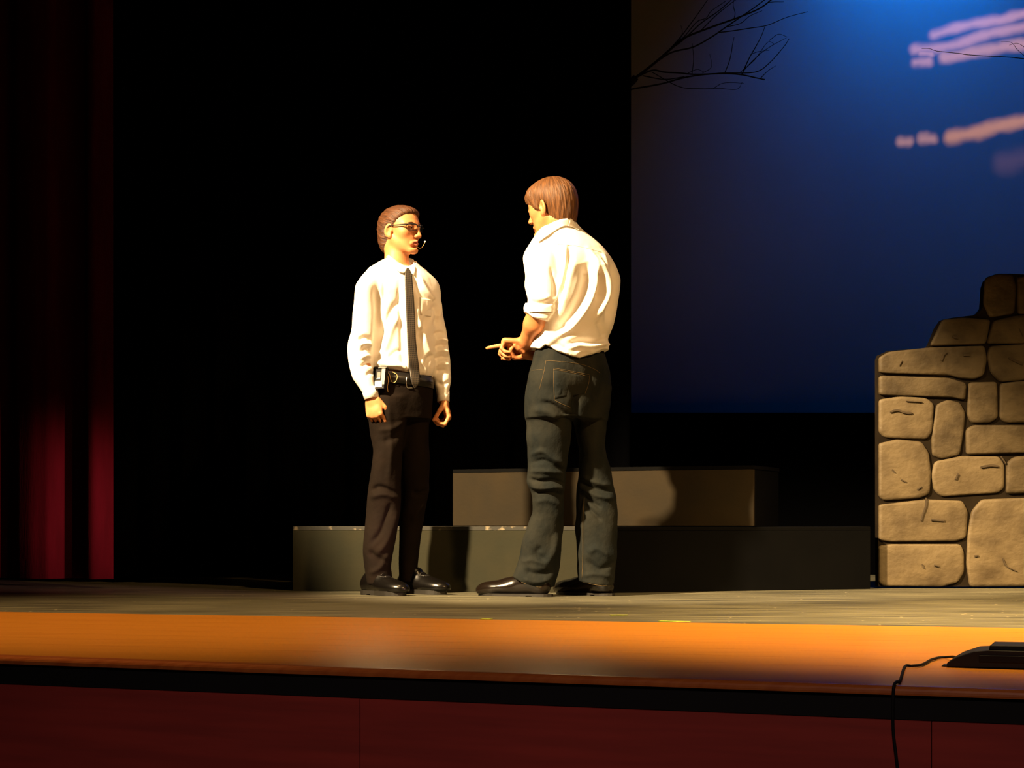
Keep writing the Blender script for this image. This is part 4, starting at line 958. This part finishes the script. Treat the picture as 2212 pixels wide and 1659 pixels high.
    # belt, buckle
    bm = bmesh.new(); T = contour([(800, 812, 928, .0), (815, 806, 931), (835, 801, 932), (870, 797, 931)], D, .66, Lt)
    V2 = []; n = 64
    for i in range(n):
        a = 2*math.pi*i/n
        for q, g in ((0, .003), (1, .003), (1, .0065), (0, .0065)):
            py = (808 if q == 0 else 832); zz = CAMZ+(HOR-py)*D/FPX
            row = [np.interp(zz, T[:, 0], T[:, c]) for c in range(1, 6)]
            ca, sa = math.cos(a), math.sin(a); e = 2/2.4; u = math.copysign(abs(ca)**e, ca)*(row[2]+g); w_ = math.copysign(abs(sa)**e, sa)*(row[3]+g); ang = row[4]
            x = row[0]+u*math.cos(ang)-w_*math.sin(ang); y = row[1]+u*math.sin(ang)+w_*math.cos(ang)
            V2.append((x, y, zz-(x-base[0])*.09))
    F2 = [(4*i+k, 4*i+(k+1) % 4, 4*((i+1) % n)+(k+1) % 4, 4*((i+1) % n)+k) for i in range(n) for k in range(4)]
    bl_ = mesh_obj('belt', V2, F2, M['belt'], body, True, base)
    cb2 = Caster([shm, trm, (np.array(V2), np.array(F2))])
    # tie
    ct = Caster([shm, trm, bodym, (np.array(V2), np.array(F2))])
    tl = [(879, 579), (875, 590), (874.5, 605), (876, 640), (877.5, 675), (879, 710), (880, 735), (882, 765), (884, 790), (886.5, 812), (888.5, 826)]
    tr_ = [(883, 579), (889, 590), (891, 605), (894, 640), (896, 675), (897.5, 710), (898.5, 735), (901.5, 765), (905, 790), (906.5, 812), (906.5, 828)]
    to, G = patch('tie', ct, tl+[(894.5, 839)], tr_+[(896, 839)], .012, .004, M['tie'], body, base, 7, smooth_depth=6)
    at = to.data.attributes.new('weave', 'FLOAT_VECTOR', 'POINT'); W_ = []
    for i in range(G.shape[0]):
        for j in range(G.shape[1]): W_.append(((j/6.0-.5)*np.linalg.norm(G[i, -1]-G[i, 0]), G[i, j, 2], 0))
    at.data.foreach_set('vector', np.array(W_+W_, np.float32).ravel())
    q = [cb2.hit(x, y, .004) for x, y in [(879, 814), (877.5, 825), (879.5, 837), (886, 838), (892, 838)]]
    bm = bmesh.new(); tube(bm, spline(q, 4), .0022, 6); bm_obj('buckle', bm, M['steel'], bl_, True, base)
    # radio microphone pack clipped to the belt, with its lead
    c = cb2.hit(823, 818, .022); r_ = np.array([.92, -.30, .0]); r_ /= np.linalg.norm(r_); u_ = np.array([.09, 0, 1.0]); u_ /= np.linalg.norm(u_); n_ = np.cross(r_, u_); ax = np.array([r_, n_, u_])
    def box(name, cc, h, mat, par, bv=.002):
        bm = bmesh.new(); bmesh.ops.create_cube(bm, size=2.0)
        for vv in bm.verts: vv.co = Vector(np.array(cc)+sum(ax[i]*h[i]*vv.co[i] for i in range(3)))
        bevel_all(bm, bv, 2); return bm_obj(name, bm, mat, par, False, base)
    pk = box('microphone_pack', c, (.024, .012, .044), M['plastic'], body, .004); pk['label'] = 'radio microphone pack clipped to the belt'
    s_ = -1 if n_[1] > 0 else 1
    fr = n_*s_*.0125
    box('side_panel', c+r_*.014+fr+u_*.008, (.0085, .001, .034), M['grey_plastic'], pk, .0006); box('paper_label', c-r_*.004+fr*1.1-u_*.024, (.017, .0012, .013), M['label_white'], pk, .0006)
    box('belt_clip', c+u_*.046+r_*.004, (.020, .004, .006), M['steel'], pk, .001); box('battery_window', c-r_*.006+fr+u_*.014, (.008, .001, .014), M['steel'], pk, .0006)
    lead = [(838, 847), (837, 835), (838.5, 825), (838, 815), (836, 808), (839, 805.5), (842, 811), (844, 820), (847.5, 826.5), (853, 826), (857.5, 818), (858, 811), (854, 806.5), (847, 803)]
    pts = [cb2.hit(x, y, .004+.0002*i) for i, (x, y) in enumerate(lead)]
    bm = bmesh.new(); tube(bm, spline(pts, 5), .0014, 6); bm_obj('lead', bm, M['wire'], pk, True, base)
    # shoes
    shoe(body, base, W(786, 1280, -.015)[:2], rt[:2], .262, .098, M['leather']); shoe(body, base, W(863, 1280, .115)[:2], lt_[:2], .262, .096, M['leather'])
    # hair, swept across the brow
    def hb(v):
        k = H.k
        def E(c_, r, kk=.015, mode='add'): v.ell(H.p(*c_), H.ax, np.array(r)*k, kk*k, mode)
        E((-.012, 0, .034), (.101, .081, .076)); E((-.050, 0, -.012), (.066, .074, .080), .03); E((-.066, 0, -.068), (.036, .055, .046), .03); E((.026, .008, .066), (.058, .060, .034), .02)
        E((.012, 0, .0), (.03, .0785, .03), .01)
        E((.106, 0, -.030), (.112, .13, .099), .020, 'sub')
        for s in (-1, 1): E((-.010, s*.085, -.020), (.024, .030, .037), .006, 'sub'); E((.02, s*.075, -.055), (.04, .05, .05), .006, 'sub')
        E((.0, 0, -.105), (.07, .09, .035), .01, 'sub')
    hair_mesh(H, hb, .0012, 3, M['hair_dark'], body, base, swept=True)
    # glasses
    bm = bmesh.new()
    g0 = None
    for s in (-1, 1):
        pts = []
        for i in range(25):
            a = 2*math.pi*i/24; x = math.copysign(abs(math.cos(a))**.55, math.cos(a))*.0245; y = math.copysign(abs(math.sin(a))**.6, math.sin(a))*.0145
            l = .0335+x; pts.append(H.p(.1035-.9*max(0, l-.02)**1.5*4.0, s*l, -.002+y))
        top = [p for p in pts if H.local(np.array([p]))[0][2] > .006]
        bm = bmesh.new(); tube(bm, pts, .0013, 6, False)
        rim = bm_obj('glasses' if s == -1 else 'rim', bm, M['plastic'], body if s == -1 else g0, True, base)
        if s == -1: g0 = rim; rim['label'] = 'dark half-rimmed glasses'
        ts = sorted(top, key=lambda p: H.local(np.array([p]))[0][1]); bm = bmesh.new(); tube(bm, ts, .0029, 6); bm_obj('brow_bar', bm, M['plastic'], g0, True, base)
        bm = bmesh.new(); vs_ = [bm.verts.new(p) for p in pts[:-1]]; bm.faces.new(vs_); bm_obj('lens', bm, M['lens'], g0, False, base)
        bm = bmesh.new(); tube(bm, [H.p(.088, s*.058, .007), H.p(.080, s*.068, .008), H.p(.03, s*.079, .006), H.p(-.004, s*.0815, .006), H.p(-.022, s*.080, -.010)], [.0028, .0030, .0024, .002, .0017], 6); bm_obj('temple', bm, M['plastic'], g0, True, base)
    bm = bmesh.new(); tube(bm, [H.p(.104, -.010, .006), H.p(.107, 0, .008), H.p(.104, .010, .006)], .002, 6); bm_obj('bridge', bm, M['plastic'], g0, True, base)
    # headset microphone
    bm = bmesh.new(); tube(bm, spline([H.p(.02, .070, -.055), H.p(.070, .050, -.085), H.p(.105, .030, -.083), H.p(.124, .022, -.066)], 5), .0012, 6); hm = bm_obj('headset_microphone', bm, M['wire'], body, True, base)
    bm = bmesh.new(); bmesh.ops.create_uvsphere(bm, u_segments=10, v_segments=8, radius=.0038); bmesh.ops.translate(bm, verts=bm.verts, vec=Vector(H.p(.125, .0215, -.063))); bm_obj('capsule', bm, M['label_white'], hm, True, base)
man_with_tie()

# ------------------------------------------------------------------ man in jeans (right), seen from behind
def man_in_jeans():
    D = 7.4
    def W(px, py, dy=0.0): return Wp(px, py, D+dy)
    base = np.array([(1225-CX)*D/FPX, D, 0.0])
    Lt = np.array([-.72, -.69]); Lt /= np.linalg.norm(Lt)
    H = Frame(W(1190, 446, -.005), math.radians(-127), 0.16, 1.06)
    ls, le, lw = W(1168, 552, -.11), W(1163, 672, -.135), W(1135, 741, -.03)
    rs, re, rw = W(1278, 572, .13), W(1262, 690, .20), W(1150, 765, .04)
    v = Vol(base+[-.42, -.30, -.01], base+[.30, .40, 1.92], 0.0042)
    tors = contour([(515, 1190, 1248, 0), (548, 1176, 1284), (600, 1190, 1304), (680, 1194, 1292), (740, 1184, 1284), (790, 1176, 1290), (850, 1166, 1296)], D, .54, Lt)
    v.loft(tors, .03); v.cone(W(1222, 525, .0), H.p(-.030, 0, -.07), .066, .056, .03); v.cone(H.p(-.035, 0, -.07), H.p(-.01, 0, -.02), .056, .05, .03)
    v.cone(ls, W(1215, 542), .040, .05, .03); v.cone(rs, W(1235, 542), .038, .05, .03)
    v.cone(ls, le, .046, .043, .02); v.cone(le, W(1154, 700, -.11), .043, .044, .02); v.cone(W(1154, 700, -.11), lw, .042, .030, .02); v.cone(rs, re, .045, .042, .02); v.cone(re, rw, .040, .028, .02)
    lk, la = W(1184, 1050, -.04), W(1163, 1250, .0); rk, ra = W(1287, 1060, .07), W(1290, 1250, .05)
    v.cone(W(1188, 850, -.04), lk, .062, .044, .03); v.cone(lk, la, .044, .024, .02); v.cone(W(1270, 850, .07), rk, .060, .042, .03); v.cone(rk, ra, .044, .024, .02)
    lt_ = np.array([-.93, .37, 0]); rt = np.array([-.74, .67, 0])
    v.cone([*la[:2], .045], np.array([*la[:2], .04])+lt_*.13, .024, .016, .02); v.cone([*ra[:2], .045], np.array([*ra[:2], .04])+rt*.13, .024, .016, .02)
    v.clip(lambda X, Y, Z: 0.024-Z, v.lo, v.lo+[1, 1, .06], .003)
    head_prims(v, H, .006)
    hand_prims(v, lw, (-.86, .30, .05), (.15, -.25, -.95), (-.25, .90, .30), [(.12, .06, .04), (1.2, 1.2, .6), (1.3, 1.2, .6), (1.3, 1.2, .6)], 1.08, (.2, .5))
    hand_prims(v, rw, (-.96, -.22, -.12), (.05, -.35, .94), (-.1, -.90, -.2), [(1.15, 1.15, .6), (1.2, 1.1, .6), (1.2, 1.1, .6), (1.2, 1.1, .6)], 1.0, (.55, .55))
    V, Q = v.mesh(); bodym = (V, Q)
    body = big_mesh('person', V, Q, M['skin_tan'], None, base); body.location = base
    tag(body, 'tall man in white shirt and jeans seen from behind, turned left with hands together', 'person')
    face_color(body, H, 0); eyes(H, body, base)
    # jeans
    v = Vol(base+[-.28, -.24, .02], base+[.25, .30, 1.10], 0.0050)
    v.loft(contour([(752, 1164, 1302, .0), (768, 1157, 1308), (799, 1148, 1316), (828, 1141, 1318), (871, 1137, 1315), (905, 1139, 1311)], D, .62, Lt), .02, 2.3)
    v.loft(contour([(840, 1141, 1232, -.05, .11), (880, 1137, 1235), (938, 1138, 1234, -.05, .10), (990, 1141, 1228, -.05, .088), (1020, 1139.5, 1222), (1044, 1138, 1221, -.045, .078), (1058, 1146, 1220), (1075, 1150, 1220, -.03, .072), (1109, 1150, 1219), (1131, 1142, 1217, -.01, .072), (1161, 1129, 1215), (1211, 1121, 1211, 0, .075), (1242, 1108, 1205, 0, .080), (1258, 1104, 1200), (1276, 1104, 1196, .005, .084)], D), .018)
    v.loft(contour([(840, 1230, 1318, .08, .10), (871, 1232, 1315), (938, 1243, 1308), (962, 1250, 1306, .085, .088), (994, 1251, 1315), (1027, 1249, 1321, .08, .078), (1070, 1245, 1332), (1135, 1243, 1335, .06, .074), (1179, 1245, 1334), (1233, 1248, 1330, .05, .076), (1272, 1250, 1327, .05, .08)], D), .018)
    hx = np.array([Wp(x, 0, D)[0] for x in (1100, 1130, 1165, 1200, 1235, 1250, 1290, 1330)]); hzz = np.array([Wp(0, y, D)[2] for y in (1243, 1259, 1269, 1267, 1260, 1256, 1264, 1269)])
    v.clip(lambda X, Y, Z: np.interp(X[:, 0, 0], hx, hzz)[:, None, None]-Z+0*Y, np.array([hx[0]-.1, base[1]-.2, .0]), np.array([hx[-1]+.1, base[1]+.25, .12]), .003)
    V, Q = v.mesh(); V = relax(V, Q, 1); N = normals(V, Q)
    V = fold_strokes(V, N, [([(1142, 985), (1170, 975), (1195, 990), (1222, 1005)], 6, .007), ([(1145, 1000), (1175, 995), (1200, 1008), (1222, 1022)], 5, -.008), ([(1145, 1018), (1180, 1018), (1222, 1022)], 5, .007), ([(1142, 1034), (1165, 1040), (1195, 1038), (1220, 1045)], 5, -.010), ([(1145, 1048), (1170, 1056), (1200, 1052), (1220, 1060)], 5, .008), ([(1152, 1064), (1180, 1062), (1218, 1072)], 5, -.007), ([(1155, 1085), (1185, 1080), (1215, 1095)], 7, .005),
        ([(1170, 1180), (1160, 1195), (1180, 1215)], 7, -.006), ([(1205, 1150), (1196, 1190), (1175, 1225)], 8, .008), ([(1125, 1215), (1150, 1210), (1180, 1218)], 6, .006), ([(1130, 1232), (1160, 1240), (1195, 1235)], 7, -.009), ([(1128, 1250), (1160, 1258), (1192, 1250)], 5, .006),
        ([(1258, 1030), (1285, 1042), (1318, 1050)], 5, .007), ([(1256, 1042), (1285, 1055), (1326, 1062)], 5, -.009), ([(1258, 1056), (1290, 1072), (1328, 1078)], 5, .008), ([(1258, 1070), (1280, 1085), (1300, 1098)], 4.5, -.008), ([(1262, 1090), (1282, 1108), (1300, 1126)], 4.5, -.007), ([(1270, 1195), (1290, 1185), (1320, 1205)], 7, .006), ([(1265, 1210), (1295, 1230), (1328, 1215)], 7, -.007), ([(1258, 1245), (1290, 1240), (1325, 1248)], 5, .005),
        ([(1165, 868), (1195, 875), (1225, 895), (1245, 900)], 6, -.010), ([(1150, 885), (1185, 890), (1215, 912)], 8, .008), ([(1235, 835), (1248, 855), (1240, 885)], 7, -.008), ([(1200, 825), (1210, 840), (1205, 855)], 6, .005), ([(1246, 850), (1244, 900), (1240, 960)], 7, -.010), ([(1270, 800), (1280, 840), (1290, 870)], 6, -.006), ([(1262, 1060), (1258, 1130), (1258, 1200), (1256, 1255)], 2.5, .004)])
    V = ripple(V, N, .0022, 28, 26, 5)
    jn = big_mesh('jeans', V, Q, M['denim'], body, base); jm = (V, Q)
    # shirt, hanging loose over the waist, sleeves rolled
    v = Vol(base+[-.30, -.30, .84], base+[.30, .40, 1.72], 0.0042)
    v.loft(contour([(505, 1163, 1190, -.08, .05), (514, 1152, 1196), (530, 1142, 1202, -.10, .065), (545, 1134, 1205), (557, 1131, 1206, -.12, .070), (580, 1134, 1208), (597, 1136, 1209, -.13, .068), (617, 1133, 1207), (635, 1137, 1204), (648, 1140, 1200, -.135, .062), (658, 1137, 1196), (670, 1131, 1197, -.135, .062), (684, 1132, 1197), (702, 1135, 1194, -.13, .060)], D), .014)
    hx3 = np.array([Wp(x, 0, D-.13)[0] for x in (1125, 1131, 1148, 1165, 1183, 1192, 1200)]); hz3 = np.array([Wp(0, y, D-.13)[2] for y in (672, 674, 688, 692, 694, 680, 668)])
    v.clip(lambda X, Y, Z: np.interp(X[:, 0, 0], hx3, hz3)[:, None, None]-Z+0*Y, np.array([hx3[0]-.1, D-.30, 1.0]), np.array([hx3[-1]+.1, D+.04, 1.32]), .003)
    v.loft(contour([(478, 1186, 1243, .0), (484, 1180, 1247), (497, 1168, 1259), (507, 1160, 1272), (520, 1153, 1288), (535, 1151, 1304), (553, 1154, 1317), (578, 1160, 1330), (599, 1164, 1338), (620, 1166, 1337), (640, 1166, 1334), (676, 1163, 1328), (700, 1160, 1323), (715, 1157, 1318), (730, 1152, 1311), (742, 1148, 1314), (755, 1146, 1314), (768, 1149, 1312), (795, 1150, 1314)], D, .76, Lt), .012, 2.3)
    hx2 = np.array([Wp(x, 0, D)[0] for x in (1136, 1150, 1166, 1177, 1190, 1204, 1228, 1250, 1275, 1300, 1318)]); hz2 = np.array([Wp(0, y, D)[2] for y in (752, 757, 760, 751, 759, 767, 774, 780, 769, 757, 755)])
    v.clip(lambda X, Y, Z: np.interp(X[:, 0, 0], hx2, hz2)[:, None, None]-Z+0*Y, np.array([hx2[0]-.1, base[1]-.25, .84]), np.array([hx2[-1]+.1, base[1]+.3, 1.14]), .004)
    v.cone(W(1292, 750, -.02), W(1316, 744, .0), .020, .006, .012)
    v.cone(W(1180, 740, .06), W(1148, 752, .035), .036, .027, .01); v.cone(W(1150, 751, .035), W(1139, 755, .045), .027, .025, .004); v.cone(W(1143, 758, .045), W(1120, 766, .05), .022, .024, .003, 'sub')
    v.cone(W(1276, 572, .13), re, .050, .052, .02); v.cone(re, W(1200, 735, .14), .055, .045, .02)
    V, Q = v.mesh(); V = relax(V, Q, 1); N = normals(V, Q)
    V = fold_strokes(V, N, [([(1270, 538), (1281, 560), (1287, 590), (1283, 622), (1272, 652), (1254, 682), (1232, 708), (1200, 730), (1178, 742)], 6.5, .016), ([(1262, 566), (1270, 592), (1266, 622), (1254, 652), (1236, 680), (1214, 702), (1190, 722)], 15, -.024), ([(1244, 560), (1232, 590), (1222, 630), (1212, 665)], 9, .008),
        ([(1288, 550), (1298, 580), (1310, 610), (1308, 640), (1295, 668), (1285, 690)], 7, .018), ([(1300, 545), (1312, 580), (1318, 610)], 5, .006), ([(1294, 585), (1298, 615), (1291, 650)], 6, -.015), ([(1318, 570), (1325, 610), (1322, 655), (1310, 700)], 7, -.016),
        ([(1230, 525), (1228, 560), (1222, 600), (1214, 640), (1208, 660)], 4.5, -.008), ([(1222, 530), (1222, 565), (1216, 600), (1210, 630)], 5, .008), ([(1190, 575), (1196, 600), (1200, 625), (1196, 645)], 5, -.007), ([(1206, 600), (1204, 630), (1192, 655)], 4.5, .007),
        ([(1228, 752), (1250, 746), (1275, 748), (1300, 744), (1316, 740)], 5, .010), ([(1225, 742), (1255, 736), (1285, 738), (1308, 732)], 6, -.010), ([(1240, 765), (1262, 756), (1285, 760)], 6, .006), ([(1185, 750), (1205, 745), (1225, 758)], 6, -.006), ([(1290, 690), (1300, 715), (1305, 728)], 7, -.006),
        ([(1134, 690), (1132, 660), (1150, 648)], 4, .0), ([(1142, 652), (1165, 656), (1194, 655)], 4, -.007), ([(1145, 640), (1165, 645), (1190, 640)], 5, .005), ([(1190, 655), (1196, 664), (1190, 680)], 4, .005)])
    V = ripple(V, N, .0018, 16, 32, 11, .9, 1.5)
    sh = big_mesh('shirt', V, Q, M['shirt'], body, base); shm = (V, Q)
    c2 = Caster([shm, bodym]); cj = Caster([jm]); cs = Caster([shm])
    # collar folded down round the back of the neck, yoke seam, rolled cuff
    patch('collar', c2, [(1158, 512), (1172, 497), (1188, 483), (1210, 474), (1233, 471)], [(1163, 523), (1186, 508), (1206, 494), (1226, 488), (1243, 492)], .010, .005, M['shirt_trim'], sh, base, 6)
    patch('collar', c2, [(1232, 471), (1240, 478), (1247, 490)], [(1228, 488), (1238, 491), (1252, 498)], .010, .005, M['shirt_trim'], sh, base, 5)
    seam_line('yoke_seam', cs, [(1205, 528), (1240, 530), (1275, 538), (1300, 545)], .0012, M['shirt_trim'], sh, base)
    patch('rolled_cuff', cs, [(1135, 654), (1131, 664), (1132, 674)], [(1194, 657), (1196, 664), (1194, 674)], .006, .005, M['shirt_trim'], sh, base, 12, 8, 1)
    # jeans: pocket, yoke and side seams in tan thread
    for pts in ([(1148, 800), (1160, 799), (1173, 798)], [(1179, 780), (1176, 798), (1172, 815), (1165, 842)], [(1196, 795), (1220, 799), (1245, 804), (1273, 809)], [(1196, 798), (1220, 802), (1245, 807), (1272, 813)], [(1196, 796), (1196, 830), (1198, 864)], [(1198, 864), (1212, 872), (1232, 880)], [(1274, 810), (1271, 830), (1264, 850)],
                [(1178, 779), (1200, 780), (1230, 783), (1260, 788), (1285, 798), (1296, 806)], [(1262, 1075), (1259, 1130), (1259, 1190), (1257, 1250)], [(1106, 1248), (1130, 1264), (1162, 1273), (1197, 1271)], [(1256, 1262), (1290, 1269), (1324, 1271)]):
        pts = [(x, y-5) if y > 1255 else (x, y) for x, y in pts]
        seam_line('stitching', cj, pts, .0008, M['stitch'], jn, base, .0008)
    pk, _ = patch('back_pocket', cj, [(1197, 800), (1197, 830), (1199, 861)], [(1272, 814), (1269, 832), (1262, 850)], .003, .002, M['denim'], jn, base, 9)
    # shoes
    shoe(body, base, W(1190, 1287, -.055)[:2], lt_[:2], .335, .100, M['leather_brown'], None, False, 1.0); shoe(body, base, W(1323, 1287, .01)[:2], rt[:2], .315, .100, M['leather_brown'], None, False, 1.0)
    # thick hair over the ears' tops and the nape
    def hb(v):
        k = H.k
        def E(c_, r, kk=.015, mode='add'): v.ell(H.p(*c_), H.ax, np.array(r)*k, kk*k, mode)
        E((-.008, 0, .036), (.108, .086, .082)); E((-.048, 0, -.006), (.066, .078, .076), .03); E((-.060, 0, -.060), (.040, .056, .046), .03); E((.045, 0, .052), (.058, .066, .046), .02)
        for s in (-1, 1): E((.018, s*.066, .0), (.022, .014, .030), .01)
        E((.105, 0, -.060), (.085, .12, .093), .006, 'sub')
        for s in (-1, 1): E((-.012, s*.088, -.024), (.024, .028, .033), .006, 'sub'); E((.035, s*.075, -.060), (.04, .05, .045), .006, 'sub')
        E((-.01, 0, -.105), (.10, .09, .028), .01, 'sub')
    hair_mesh(H, hb, .0012, 5, M['hair_light'], body, base)
man_in_jeans()
